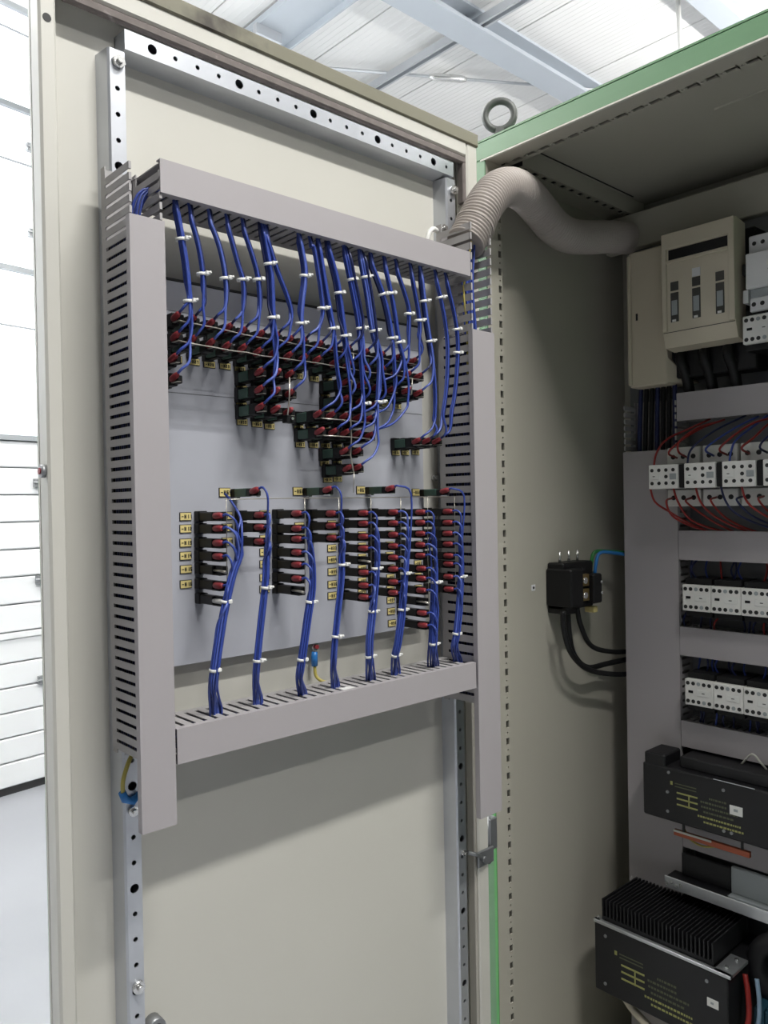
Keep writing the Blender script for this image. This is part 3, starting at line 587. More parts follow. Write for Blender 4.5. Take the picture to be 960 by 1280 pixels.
# bare bus wires linking the module terminals
def bus(pts, label, r=0.0009):
    tag(MB().tube(pts, r, WIREB, 6).build('bus_wire'), label, 'wire', 'bare bus wires')
for rn, lab in (('A', 'thin bare bus wire along the topmost row of upper modules'), ('B', 'thin bare bus wire along the second row of upper modules'), ('E', None), ('F', None)):
    row = UPPER[rn]
    if lab is None:
        row = row[3:] if rn == 'E' else row
        lab = {'E': 'thin bare bus wire along the fifth row of upper modules', 'F': 'thin bare bus wire along the sixth row of upper modules'}[rn]
    bus([(0.0915, q[0]-0.003, q[1]-0.0085) for q in row], lab)
XB = 0.0925
bus([(XB, UP['A11'][0], UP['A11'][1]-0.008)] + [(XB, UP[k][0]-0.0005, UP[k][1]-0.008) for k in ('B11', 'C4', 'D4', 'E5', 'F2', 'G0', 'H0')], 'vertical bare bus wire joining eight rows in the middle of the upper block', 0.0011)
bus([(XB, UP[k][0]-0.012, UP[k][1]-0.008) for k in ('C3', 'D3', 'E2')], 'short vertical bare bus wire at the left cluster of the upper block', 0.0011)
bus([(XB, UP[k][0]-0.002, UP[k][1]-0.008) for k in ('B15', 'C8')], 'short vertical bare bus wire near the right end of the upper block', 0.0011)
bus([(XB, UP['H0'][0], UP['H0'][1]-0.008), (0.090, -0.426, 1.418)], 'bare wire dropping from the upper block to the green relay row', 0.0006)
zb = 1.4105
bus([(0.088, GREEN[0][0]-0.055, zb-0.0005), (0.088, GREEN[0][0]-0.03, zb-0.0005), (0.088, GREEN[0][0], zb)] + [(0.088, q[0], zb) for q in GREEN[1:]], 'long bare bus wire along the four green relays', 0.0007)
for ci, col in enumerate(LOWER):
    g = {0: -0.6465}.get(ci)
    tops = zb
    bus([(0.0895, col[0][0]+0.009, tops)] + [(0.0895, q[0]+0.009, q[1]-0.003) for q in col], 'bare vertical bus wire down the tips of the %s lower column' % ORD[ci], 0.0006)
mb = MB().bbox(0.078, 0.090, UP['E2'][0]-0.012, UP['E2'][0]+0.004, UP['E2'][1]-0.018, UP['E2'][1]-0.007, BLACK, 0.001); mb.tube([(0.09, UP['E2'][0]-0.004, UP['E2'][1]-0.012), (0.094, UP['E2'][0]-0.004, UP['E2'][1]-0.012)], 0.002, STEEL)
tag(mb.build('diode_block'), 'small black block at the foot of the left cluster of upper modules', 'block')

# ------------------------------------------------------------------ wire looms
def cable_tie(p, d, r, parent):
    mb = MB(); d = Vector(d).normalized(); p = Vector(p); a = d.orthogonal().normalized(); b = d.cross(a); h = 0.0019
    n = 14; bs = len(mb.v)
    for k in range(n):
        an = 2*PI*k/n; e = a*math.cos(an)+b*math.sin(an)
        for (rr, hh) in ((r+0.0009, -h), (r+0.0009, h), (r, h), (r, -h)): mb.v.append(tuple(p+e*rr+d*hh))
    for k in range(n):
        q, s_ = bs+4*k, bs+4*((k+1) % n)
        for j in range(4): mb.face([q+j, s_+j, s_+(j+1) % 4, q+(j+1) % 4], WHITE, True)
    hx = Vector((0.75, 0.55, 0.1)).normalized(); c = p + hx*(r+0.002)
    mb.bbox(c.x-0.0032, c.x+0.0034, c.y-0.0026, c.y+0.0030, c.z-0.0024, c.z+0.0026, WHITE, 0.0008)
    if random.random() < 0.6: mb.tube([c, c+hx*0.006+Vector((0, 0, 0.0006))], [0.0022, 0.0016], WHITE, 6)
    mb.build('cable_tie', parent)
def at_z(path, z):
    for a, b in zip(path, path[1:]):
        if (a.z-z)*(b.z-z) <= 0 and abs(a.z-b.z) > 1e-6:
            t = (a.z-z)/(a.z-b.z); return a.lerp(b, t), (b-a)
    return (path[0], path[1]-path[0]) if abs(path[0].z-z) < abs(path[-1].z-z) else (path[-1], path[-1]-path[-2])
def pack(i, r):
    if i == 0: return 0.0, 0.0
    k = (i-1) % 6; a = k*PI/3 + 0.3*((i-1)//6); R = 2*r*(1+(i-1)//6)
    return R*math.cos(a), R*math.sin(a)
RW = 0.0019
for bi, (path, ties, feeds) in enumerate(TOP_LOOMS):
    trunk = catmull(path, 6)
    t = thing('wire_loom', path[0], 'blue wire loom from the top duct, %s' % ('leftmost of twenty' if bi == 0 else '%s of twenty from the left' % (ORD+['eighteenth', 'nineteenth', 'twentieth'])[bi]), 'wire loom', 'blue wire looms under the top duct')
    if len(feeds) > 1: feeds = feeds + [feeds[0]]
    n = len(feeds)
    for k, f in enumerate(feeds):
        y, z = UP[f]; ox, oy = pack(k, RW)
        zi = z + 0.030 + 0.004*random.random()
        up_ = [Vector((0.080, path[0][1]-0.001+oy*0.5, 1.800)), Vector((0.094, path[0][1]+oy, 1.785))]
        pts = []
        for p in trunk:
            if p.z > zi: pts.append(Vector((p.x+ox, p.y+oy, p.z)))
            else: break
        pts = pts[::2]
        tip = Vector((XP+0.069, y-0.003, z+0.0028))
        last = pts[-1] if pts else up_[-1]
        lead = [Vector((max(last.x, tip.x+0.010), last.y*0.45+tip.y*0.55 + 0.004, tip.z+0.0145)), Vector((tip.x+0.007, tip.y+0.0015, tip.z+0.0042)), tip]
        full = catmull(up_+pts+lead, 4)
        m_ = NAVY if (k == n-1 and n > 1 and bi not in (0, 7)) else (BLUE2 if (k+bi) % 5 == 3 else BLUE)
        MB().tube(full, RW, m_, 6).build('wire', t)
    for z in ties:
        p, d = at_z(trunk, z); nn = sum(1 for f in feeds if UP[f][1]+0.034 < z)
        cable_tie(p, d, RW*(1.3 if nn < 2 else 2.2 if nn < 3 else 3.0), t)
RW = 0.00165
LOWFEED = {0: [(0, r) for r in (0, 1, 2, 3, 5, 6)]+['x', 'x'], 1: [(1, 0), (1, 1), (1, 2), 'g0'], 2: [(2, r) for r in (0, 1, 2, 3, 4, 5)], 3: [(3, 0), (3, 1), (3, 2), 'g1'], 4: [(4, r) for r in (0, 1, 2, 3, 5, 6, 7)],
           5: [(5, r) for r in range(8)]+['g2'], 6: [(6, r) for r in (0, 1, 2, 3, 4, 5, 6, 7, 9, 10)], 7: [(7, r) for r in range(8)]+['g3']}
for bi, (path, ties) in enumerate(LOW_LOOMS):
    LOWFEED[bi] = LOWFEED[bi] + [f for f in LOWFEED[bi] if f != 'x'][1:3 if len(LOWFEED[bi]) < 9 else 2]
    trunk = catmull(path, 6)
    t = thing('wire_loom', path[-1], 'blue wire loom dropping into the bottom duct, %s of eight from the left' % ORD[bi], 'wire loom', 'blue wire looms above the bottom duct')
    for k, f in enumerate(LOWFEED[bi]):
        ox, oy = pack(k, RW*1.02)
        if f == 'x': tip = Vector((0.058, -0.628, 1.418)); lead = [tip, tip+Vector((0.012, 0.002, -0.010)), Vector((0.090, -0.624, 1.385))]
        else:
            if f[0] == 'g': q = GREEN[int(f[1])]; tip = Vector((XP+0.067, q[0]-0.003, q[1]+0.0045))
            else: q = LOWER[f[0]][f[1]]; tip = Vector((XP+0.0685, q[0]+0.0025, q[1]+0.0012))
            big = f[0] == 'g'
            lead = [tip, tip+Vector((0.007, 0.003, 0.001))]
            top_y = trunk[0].y
            dz = (0.016 if not big else 0.022)
            tgt, _ = at_z(trunk, tip.z-0.030)
            lead.append(Vector((max(tip.x+0.014, tgt.x+ox*0.5), tip.y*0.4+tgt.y*0.6+oy*0.4+(0.010 if big and bi > 3 else 0), tip.z-dz*0.55)))
        zlow = lead[-1].z-0.016
        pts = [Vector((p.x+ox, p.y+oy, p.z)) for p in trunk if p.z < zlow][::2]
        e = trunk[-1]; sp = Vector((0.002*math.cos(k*2.4), 0.0062*math.sin(k*2.4), 0))
        pts = [p + sp*max(0, min(1, (1.168-p.z)/0.035)) for p in pts]
        end = Vector((e.x+ox+sp.x-0.001, e.y+oy+sp.y+0.001, 1.112))
        full = catmull(lead+pts+[end], 4)
        m_ = BLUE2 if (k+bi) % 4 == 1 and k < 7 else BLUE
        MB().tube(full, RW, m_, 6).build('wire', t)
    for z in ties:
        p, d = at_z(trunk, z); nn = len(LOWFEED[bi])
        cable_tie(p, d, RW*(2.3 if nn < 5 else 3.1), t)
# wires lying inside the open tops of the vertical ducts
t = thing('wire_loom', (0.07, -0.752, 1.75), 'blue wires lying in the open top of the left duct', 'wire loom')
for k in range(6):
    yy = -0.762+0.004*(k % 4); MB().tube(catmull([(0.055+0.006*(k % 3), yy, 1.70), (0.062+0.006*(k % 3), yy+0.003, 1.76), (0.075, yy+0.016, 1.795), (0.075, yy+0.06, 1.803)], 4), RW, BLUE, 6).build('wire', t)
t = thing('wire_loom', (0.07, -0.146, 1.69), 'blue and yellow wires in the open top of the hinge-side duct', 'wire loom')
for k in range(12):
    yy = -0.152+0.0042*(k % 5); xx = 0.076+0.010*(k//5)
    m_ = YGW if k in (10,) else BLUE
    dy = -0.018 if k == 10 else 0
    MB().tube(catmull([(xx, yy+dy, 1.62), (xx, yy+dy, 1.70), (xx-0.004, yy-0.002+dy, 1.77), (xx-0.004, -0.146+0.003*(k % 5)+dy*0.4, 1.84), (xx, -0.142, 1.90)], 4), RW*1.15, m_, 6).build('wire', t)

def packed(label, pts_a, pts_b, nu, nv, du, dv):  # near-black wires added inside the ducts so the slots look shaded
    t = thing('dark_fill_wires', pts_a, label, 'wire bundle', 'added dark wires filling the door ducts')
    A, B = Vector(pts_a), Vector(pts_b); du, dv = Vector(du), Vector(dv)
    for i in range(nu):
        for j in range(nv):
            o = du*i + dv*j + Vector([random.uniform(-.0006, .0006) for _ in range(3)])
            MB().tube([A+o, (A+B)/2+o+du*random.uniform(-.1, .1), B+o], 0.0031, NAVY if (i+j) % 3 else BLACK, 6).build('wire', t)
packed('added dark wires packed inside the left vertical duct', (0.040, -0.773, 1.100), (0.040, -0.773, 1.735), 10, 2, (0.0062, 0, 0), (0, 0.0066, 0))
packed('added dark wires packed inside the hinge-side vertical duct', (0.040, -0.166, 1.060), (0.040, -0.166, 1.690), 10, 2, (0.0062, 0, 0), (0, 0.0066, 0))
packed('added dark wires packed inside the top horizontal duct', (0.040, -0.715, 1.7945), (0.040, -0.185, 1.7945), 10, 2, (0.0062, 0, 0), (0, 0, 0.0066))
packed('added dark wires packed inside the bottom horizontal duct', (0.040, -0.725, 1.102), (0.040, -0.182, 1.102), 10, 2, (0.0062, 0, 0), (0, 0, 0.0066))

# corrugated hose from the duct into the cabinet
HP = [(0.078, -0.150, 1.852), (0.080, -0.128, 1.885), (0.080, -0.100, 1.928), (0.076, -0.060, 1.966), (0.070, -0.010, 1.988), (0.062, 0.045, 1.990), (0.053, 0.100, 1.976), (0.047, 0.155, 1.957), (0.044, 0.215, 1.952), (0.042, 0.290, 1.965), (0.042, 0.380, 1.985), (0.042, 0.47, 2.000)]
hp = catmull(HP, 24); L = [0]
for a, b in zip(hp, hp[1:]): L.append(L[-1]+(b-a).length)
pts, rad = [], []; s_ = 0; j = 0
while s_ < L[-1]:
    while L[j+1] < s_: j += 1
    f = (s_-L[j])/(L[j+1]-L[j]+1e-9); pts.append(hp[j].lerp(hp[j+1], f)); rad.append(0.0335 + 0.0018*math.sin(2*PI*s_/0.0070)); s_ += 0.0070/6
h = thing('corrugated_hose', HP[0], 'beige corrugated cable hose arching from the door duct into the cabinet', 'hose')
MB().tube(pts, rad, HOSE, 22).build('tube', h)
# hose end collar / tie
t = h
mb = MB(); p = Vector(HP[1]); d = Vector(HP[2])-Vector(HP[0]); d.normalize(); a = d.orthogonal().normalized(); b = d.cross(a)
mb.tube([p+(a*math.cos(2*PI*k/24)+b*math.sin(2*PI*k/24))*0.0355 for k in range(26)], 0.0018, HOSE, 6, cap=False); mb.build('cable_tie', h)

# small earth wires
t = thing('earth_wire', (0.035, -0.767, 1.035), 'yellow earth wire with blue lug under the left duct', 'wire')
MB().tube(catmull([(0.036, -0.752, 1.094), (0.040, -0.764, 1.080), (0.040, -0.772, 1.058), (0.036, -0.771, 1.040)], 5), 0.0028, YGW, 8).build('wire', t)
MB().tube([(0.036, -0.772, 1.042), (0.035, -0.768, 1.032), (0.034, -0.757, 1.026), (0.034, -0.748, 1.034)], [0.005, 0.0055, 0.0055, 0.004], CYAN, 8).build('lug', t)
t = thing('earth_stud', (0.012, -0.447, 1.165), 'blue ring lug with yellow tail on the door below the plate', 'earth lug')
MB().tube([(0.014, -0.447, 1.172), (0.014, -0.448, 1.164), (0.014, -0.4475, 1.150)], [0.0046, 0.0055, 0.0050], CYAN, 10).build('lug', t)
MB().cyl((0.010, -0.446, 1.180), (0.016, -0.446, 1.180), 0.0062, STEEL, 12).cyl((0.016, -0.446, 1.180), (0.020, -0.446, 1.180), 0.0035, RED, 10).cyl((0.0, -0.446, 1.180), (0.010, -0.446, 1.180), 0.003, STEEL, 8).build('stud', t)
MB().tube(catmull([(0.014, -0.4475, 1.150), (0.016, -0.447, 1.135), (0.024, -0.442, 1.127), (0.034, -0.430, 1.122)], 4), 0.0026, YGW, 8).build('wire', t)
mb = MB().bbox(0.090, 0.103, -0.462, -0.440, 1.1276, 1.1292, WHITE, 0.0004)
tag(mb.build('paper_label'), 'small white paper label lying on the bottom duct', 'label')

# ------------------------------------------------------------------ devices inside the cabinet
def screws(mb, pts, y, r, m=INK_SHADE, d=0.0015):
    for (x, z) in pts: mb.cyl((x, y-0.0004, z), (x, y-0.0002-0.0004, z), r, m, 8)
# cream fuse switch disconnector
t = thing('fuse_switch', (0.20, 0.46, 1.64), 'cream fuse switch disconnector with three smoked windows', 'fuse switch')
mb = MB(); mb.bbox(0.078, 0.166, 0.385, 0.459, 1.645, 1.940, CREAM, 0.003); mb.bbox(0.078, 0.086, 0.378, 0.386, 1.650, 1.932, CREAM, 0.002); mb.box(0.096, 0.100, 0.3835, 0.3855, 1.79, 1.805, INK_SHADE)
mb.quad([(0.166, 0.388, 1.648), (0.166, 0.388, 1.70), (0.166, 0.459, 1.70), (0.166, 0.459, 1.648)], CREAM); mb.quad([(0.166, 0.388, 1.70), (0.166, 0.388, 1.648), (0.200, 0.440, 1.648)], CREAM); mb.quad([(0.166, 0.388, 1.648), (0.166, 0.459, 1.648), (0.200, 0.459, 1.648), (0.200, 0.440, 1.648)], CREAM); mb.quad([(0.166, 0.388, 1.70), (0.200, 0.440, 1.648), (0.200, 0.459, 1.648), (0.166, 0.459, 1.70)], CREAM)
mb.build('side_box', t)
MB().bbox(0.166, 0.345, 0.405, 0.459, 1.655, 1.935, BLACK, 0.003).build('base', t)
# hinged cover: front at y=.345, lower edge bevelled back
mb = MB(); x0, x1 = 0.180, 0.330; yf, yb = 0.345, 0.392
prof = [(yb, 1.940), (yf+0.004, 1.945), (yf, 1.940), (yf, 1.742), (yf+0.010, 1.712), (yb, 1.708)]
b = len(mb.v)
for x in (x0, x1):
    for (y, z) in prof: mb.v.append((x, y, z))
n = len(prof)
for k in range(n): mb.face([b+k, b+(k+1) % n, b+n+(k+1) % n, b+n+k], CREAM)
mb.face([b+k for k in range(n)], CREAM); mb.face([b+n+k for k in range(n)][::-1], CREAM)
mb.box(x0+0.001, x1-0.001, yf-0.0003, yf, 1.7415, 1.7428, INK_SHADE)
for (a, c) in ((x0, x0+0.010), (x1-0.012, x1)): mb.bbox(a, c, yf-0.004, yf+0.001, 1.744, 1.915, CREAM, 0.001)
mb.bbox(x0, x1, yf-0.004, yf+0.001, 1.912, 1.944, CREAM, 0.001); mb.build('cover', t)
MB().box(x0+0.014, x1-0.014, yf-0.0006, yf+0.0002, 1.888, 1.910, BLACK).bbox(x0+0.010, x1-0.012, yf-0.0040, yf-0.0006, 1.882, 1.889, CREAM, 0.001).build('handle_recess', t)
MB().box(0.244, 0.261, yf-0.0012, yf, 1.845, 1.862, LGREY).build('paper_label', t)
for xc in (0.206, 0.252, 0.300):
    MB().bbox(xc-0.0085, xc+0.0085, yf-0.0010, yf+0.001, 1.832-0.006, 1.844, SMOKE, 0.0004).bbox(xc-0.0085, xc+0.0085, yf-0.0010, yf+0.001, 1.762, 1.822, SMOKE, 0.0004).box(xc-0.006, xc+0.006, yf-0.0014, yf-0.001, 1.776, 1.806, MIDGREY).box(xc-0.005, xc+0.003, yf-0.0014, yf-0.001, 1.7625, 1.767, WHITE).build('window', t)
for k in range(3): MB().tube(catmull([(0.190+0.05*k, 0.405, 1.712), (0.192+0.05*k, 0.395, 1.690), (0.196+0.05*k, 0.41, 1.660), (0.196+0.05*k, 0.43, 1.61)], 4), 0.011, BLACK, 10).build('terminal_cable', t)

# grey circuit breaker block on the right
t = thing('motor_breaker', (0.40, 0.46, 1.80), 'light grey breaker with terminal holes right of the fuse switch', 'breaker')
mb = MB(); yf = 0.355
mb.bbox(0.345, 0.47, yf, 0.459, 1.800, 1.868, LGREY, 0.002); mb.bbox(0.338, 0.348, yf+0.004, 0.459, 1.775, 1.800, LGREY, 0.001)
mb.bbox(0.345, 0.47, yf+0.016, 0.459, 1.868, 1.905, LGREY, 0.002); mb.bbox(0.350, 0.47, yf+0.008, 0.459, 1.760, 1.8005, MIDGREY, 0.002); mb.bbox(0.350, 0.47, yf+0.006, 0.459, 1.756, 1.783, LGREY, 0.002)
mb.build('body', t)
mb = MB(); screws(mb, [(0.356+0.016*k, 1.889) for k in range(7)], yf+0.016, 0.0042); screws(mb, [(0.358+0.016*k, 1.770) for k in range(7)], yf+0.006, 0.0045); mb.build('terminal', t)
MB().bbox(0.338, 0.344, yf+0.002, yf+0.03, 1.828, 1.850, BLACK, 0.001).build('side_slot', t)
MB().box(0.385, 0.46, yf-0.0010, yf, 1.838, 1.848, WHITE).box(0.387, 0.46, yf-0.0008, yf, 1.831, 1.832, INK_SHADE).build('paper_label', t)

def relay_proto():
    t = put('control_relay', None, None, (0, 0, 0)); wd, h, dp = 0.0595, 0.054, 0.085      # front at y = -dp
    mb = MB(); mb.bbox(0, wd, -dp, 0, -h/2, h/2, PALE, 0.0015); mb.box(0.002, wd-0.002, -dp+0.012, 0, -h/2-0.012, h/2+0.012, BLACK)
    put('body', mb.mesh('body'), t, (0, 0, 0))
    tm = [MB().cyl((0, -dp-0.0006, 0), (0, -dp+0.001, 0), 0.0040, m_, 10).mesh('terminal') for m_ in (INK_SHADE, MIDGREY)]
    for k in range(5):
        for z in (0.0185, -0.0185): put('terminal', tm[1 if k == (3 if z < 0 else 2) else 0], t, (0.007+0.0113*k, 0, z))
    put('paper_label', MB().bbox(0.027, 0.053, -dp-0.0012, -dp, -0.0055, 0.0065, WHITE, 0.0003).box(0.037, 0.043, -dp-0.0015, -dp-0.0012, -0.0002, 0.0014, INK_SHADE).mesh('paper_label'), t, (0, 0, 0))
    put('contact_slot', MB().bbox(0.008, 0.018, -dp-0.0010, -dp+0.001, -0.0015, 0.0035, BLACK, 0.0004).mesh('contact_slot'), t, (0, 0, 0))
    return t
RP = None
def relay(x, z, y, label, group, sc=1):
    global RP
    if RP is None: RP = o = relay_proto(); o.location = (x, y, z); ABS[o.name] = Vector((x, y, z))
    else: o = copy_tree(RP, (x, y, z))
    return tag(o, label, 'relay', group)
for k in range(5): relay(0.2005+0.0605*k, 1.195, 0.455, 'pale control relay, %s from the left in the upper relay row' % ORD[k], 'control relays in the upper row')
for k in range(5): relay(0.2030+0.0605*k, 1.000, 0.455, 'pale control relay, %s from the left in the lower relay row' % ORD[k], 'control relays in the lower row')
relay(0.3385, 1.722, 0.440, 'pale control relay alone under the grey breaker', None)
t = thing('pilot_relay', (0.375, 0.46, 1.665), 'small cream relay at the right edge above the top cabinet duct', 'relay')
MB().bbox(0.372, 0.43, 0.39, 0.459, 1.648, 1.672, CREAM, 0.002).build('body', t); MB().bbox(0.372, 0.43, 0.395, 0.459, 1.676, 1.697, MIDGREY, 0.002).build('coil_block', t)
MB().cyl((0.380, 0.3885, 1.660), (0.380, 0.391, 1.660), 0.005, INK_SHADE, 10).build('terminal', t)

# contactors with auxiliary blocks
def contactor_proto():
    t = put('contactor', None, None, (0, 0, 0)); wd = 0.072
    mb = MB(); mb.bbox(0, wd, -0.060, 0, 0.026, 0.062, PALE, 0.002); mb.bbox(0, wd, -0.060, 0, -0.062, -0.026, PALE, 0.002); mb.bbox(0.004, wd-0.002, -0.078, 0, -0.0265, 0.0265, BLACK, 0.002)
    put('body', mb.mesh('body'), t, (0, 0, 0))
    put('auxiliary_block', MB().bbox(-0.012, 0.052, -0.116, -0.0775, -0.025, 0.025, PALE, 0.0015).bbox(0.0525, 0.066, -0.112, -0.0775, -0.024, 0.024, BLACK, 0.0015).mesh('auxiliary_block'), t, (0, 0, 0))
    big = MB().cyl((0, -0.0606, 0), (0, -0.058, 0), 0.0052, INK_SHADE, 10).mesh('terminal'); sml = MB().cyl((0, -0.1166, 0), (0, -0.114, 0), 0.0038, INK_SHADE, 10).mesh('terminal')
    for k in range(3):
        for z in (0.042, -0.044): put('terminal', big, t, (0.014+0.022*k, 0, z))
    for k in range(4):
        for z in (0.0135, -0.0135): put('terminal', sml, t, (-0.004+0.0155*k, 0, z))
    put('terminal', sml, t, (0.027, 0, 0))
    put('paper_label', MB().bbox(-0.010, 0.012, -0.1172, -0.116, -0.005, 0.006, WHITE, 0.0003).box(-0.002, 0.003, -0.1175, -0.1172, 0, 0.0015, INK_SHADE).mesh('paper_label'), t, (0, 0, 0))
    put('grey_flag', MB().bbox(0.035, 0.049, -0.1172, -0.116, -0.006, 0.006, MIDGREY, 0.0003).mesh('grey_flag'), t, (0, 0, 0))
    return t
CP = None
for k in range(4):
    p = (0.1625+0.0775*k, 0.446, 1.446)
    if CP is None: CP = o = contactor_proto(); o.location = p; ABS[o.name] = Vector(p)
    else: o = copy_tree(CP, p)
    tag(o, 'pale contactor with front auxiliary block, %s from the left below the top cabinet duct' % ORD[k], 'contactor', 'contactors in a row')
def loom(name, label, group, wires, r, start):
    t = thing(name, start, label, 'wire loom', group)
    for pts, m in wires: MB().tube(catmull(pts, 5), r, m, 6).build('wire', t)
    return t
ws = []
for k in range(9):
    x = 0.155+0.026*k+random.uniform(-.006, .006); m = [REDW, REDW, REDW, NAVY, BLUE, REDW, BLUE, REDW, NAVY][k]; zt = 1.565-0.004*(k % 3); jx, jy, jz = random.uniform(-.012, .02), random.uniform(-.01, .02), random.uniform(-.010, .006)
    ws.append(([(x+0.004, 0.335 if k % 3 == 0 else 0.384, 1.462 if k % 3 == 0 else 1.486), (x+0.006, 0.345, 1.496), (x+0.014+0.01*(k % 2)+jx*0.4, 0.350+jy, 1.522+jz), (x+0.040+jx, 0.385+jy, 1.546+jz*0.5), (x+0.065+jx*1.5, 0.42, zt)], m))
loom('contactor_wiring', 'red and blue wires rising above the contactor row', None, ws, 0.0022, (0.20, 0.40, 1.50))
ws = []
for k in range(11):
    x = 0.150+0.024*k+random.uniform(-.005, .005); jx, jy, jz = random.uniform(-.012, .012), random.uniform(-.006, .03), random.uniform(-.010, .012); m = [REDW, REDW, REDW, REDW, REDW, REDW, NAVY, NAVY, REDW, REDW, NAVY][k]
    ws.append(([(x, 0.336 if k % 2 == 0 else 0.384, 1.428 if k % 2 == 0 else 1.402), (x+0.006, 0.345, 1.395), (x+0.020+jx*0.5, 0.352+jy, 1.370+jz), (x+0.046+jx, 0.385+jy*0.8, 1.347+jz*0.6), (x+0.080+jx*1.5, 0.42, 1.330)], m))
loom('contactor_wiring', 'red wires sagging below the contactor row', None, ws, 0.0022, (0.20, 0.40, 1.37))
def back_wires(z0, z1, label, n, mats, seed):
    random.seed(seed); ws = []
    for k in range(n):
        x = 0.20+0.5*k/n+random.uniform(-.006, .006)
        ws.append(([(x, 0.425, z0), (x+random.uniform(-.02, .02), 0.415+random.uniform(-.01, .01), (z0+z1)/2), (x+random.uniform(-.01, .01), 0.43, z1)], mats[k % len(mats)]))
    loom('relay_wiring', label, None, ws, 0.0020, (0.3, 0.42, z0))
back_wires(1.215, 1.29, 'dark blue wires above the upper relay row', 26, [NAVY, NAVY, BLUE, REDW], 3)
back_wires(1.10, 1.175, 'dark wires between upper relay row and the duct below', 22, [NAVY, NAVY, NAVY, REDW], 4)
back_wires(1.02, 1.09, 'blue wires above the lower relay row', 30, [BLUE, NAVY, NAVY, BLUE], 5)
back_wires(0.91, 0.98, 'dark wires below the lower relay row', 24, [NAVY, NAVY, BLUE], 6)
# loose dark cables left of the fuse switch bottom, in the vertical duct's open top
ws = [([(0.075+0.014*k, 0.43-0.004*(k % 3), 1.45), (0.078+0.014*k, 0.425, 1.55), (0.082+0.013*k, 0.43, 1.68)], BLACK if k % 3 else NAVY) for k in range(7)]
loom('cable_bundle', 'dark cables in the open top of the cabinet vertical duct', None, ws, 0.005, (0.1, 0.43, 1.5))

# black terminal block on the side wall
t = thing('terminal_block', (-0.02, 0.25, 1.20), 'black power terminal block with three pins on the inner side wall', 'terminal block')
mb = MB(); mb.bbox(-0.0195, 0.045, 0.200, 0.246, 1.176, 1.256, BLACK, 0.003); mb.bbox(-0.0195, 0.022, 0.205, 0.318, 1.168, 1.268, BLACK, 0.003); mb.bbox(0.010, 0.040, 0.292, 0.325, 1.176, 1.240, BLACK, 0.003); mb.bbox(-0.0195, 0.030, 0.205, 0.24, 1.160, 1.178, BLACK, 0.002)
mb.build('body', t)
for yy in (0.219, 0.252, 0.284): MB().cyl((0.004, yy, 1.266), (0.004, yy, 1.292), 0.0028, STEEL, 8).build('pin', t)
for zz in (1.228, 1.196): MB().bbox(0.021, 0.030, 0.250, 0.290, zz-0.013, zz+0.013, BRASS, 0.001).cyl((0.030, 0.268, zz), (0.036, 0.268, zz), 0.007, STEEL, 10).build('contact', t)
for zz in (1.222, 1.198): MB().cyl((0.040, 0.318, zz), (0.044, 0.318, zz), 0.003, STEEL, 8).build('screw', t)
MB().bbox(0.005, 0.030, 0.306, 0.322, 1.154, 1.168, YELLOW, 0.002).build('yellow_plug', t)
mb = MB().bbox(-0.0199, -0.0188, 0.150, 0.163, 1.212, 1.225, LGREY, 0.0003).cyl((-0.0188, 0.1565, 1.2185), (-0.0184, 0.1565, 1.2185), 0.003, INK_SHADE, 8)
tag(mb.build('paper_label'), 'small white tag on the side wall left of the terminal block', 'label')
def cable(name, label, pts, r, m, group=None): return tag(MB().tube(catmull(pts, 8), r, m, 10).build(name), label, 'cable', group)
cable('power_cable', 'black cable from terminal block bottom, front one sweeping lowest', [(0.030, 0.190, 1.170), (0.030, 0.193, 1.130), (0.030, 0.218, 1.078), (0.028, 0.280, 1.035), (0.030, 0.38, 1.008), (0.05, 0.47, 1.000)], 0.0058, BLACK, 'black power cables')
cable('power_cable', 'black cable from terminal block, middle one hugging the lowest', [(0.018, 0.225, 1.168), (0.020, 0.226, 1.120), (0.018, 0.245, 1.070), (0.015, 0.300, 1.034), (0.015, 0.38, 1.030), (0.04, 0.47, 1.036)], 0.0060, BLACK, 'black power cables')
cable('power_cable', 'black cable from terminal block, rear one swinging highest to the duct', [(0.014, 0.265, 1.170), (0.016, 0.275, 1.130), (0.015, 0.315, 1.080), (0.020, 0.39, 1.056), (0.04, 0.47, 1.050)], 0.0055, BLACK, 'black power cables')
t = thing('earth_wire', (0.0, 0.33, 1.25), 'green and blue wires curving from the terminal block top into the cabinet', 'wire')
MB().tube(catmull([(0.012, 0.322, 1.238), (0.012, 0.326, 1.262), (0.014, 0.336, 1.284), (0.02, 0.37, 1.285), (0.05, 0.45, 1.276)], 6), 0.0042, GRNW, 8).build('wire', t)
MB().tube(catmull([(0.018, 0.330, 1.238), (0.018, 0.336, 1.262), (0.02, 0.348, 1.282), (0.03, 0.38, 1.282), (0.05, 0.45, 1.270)], 6), 0.0040, CYAN, 8).build('wire', t)

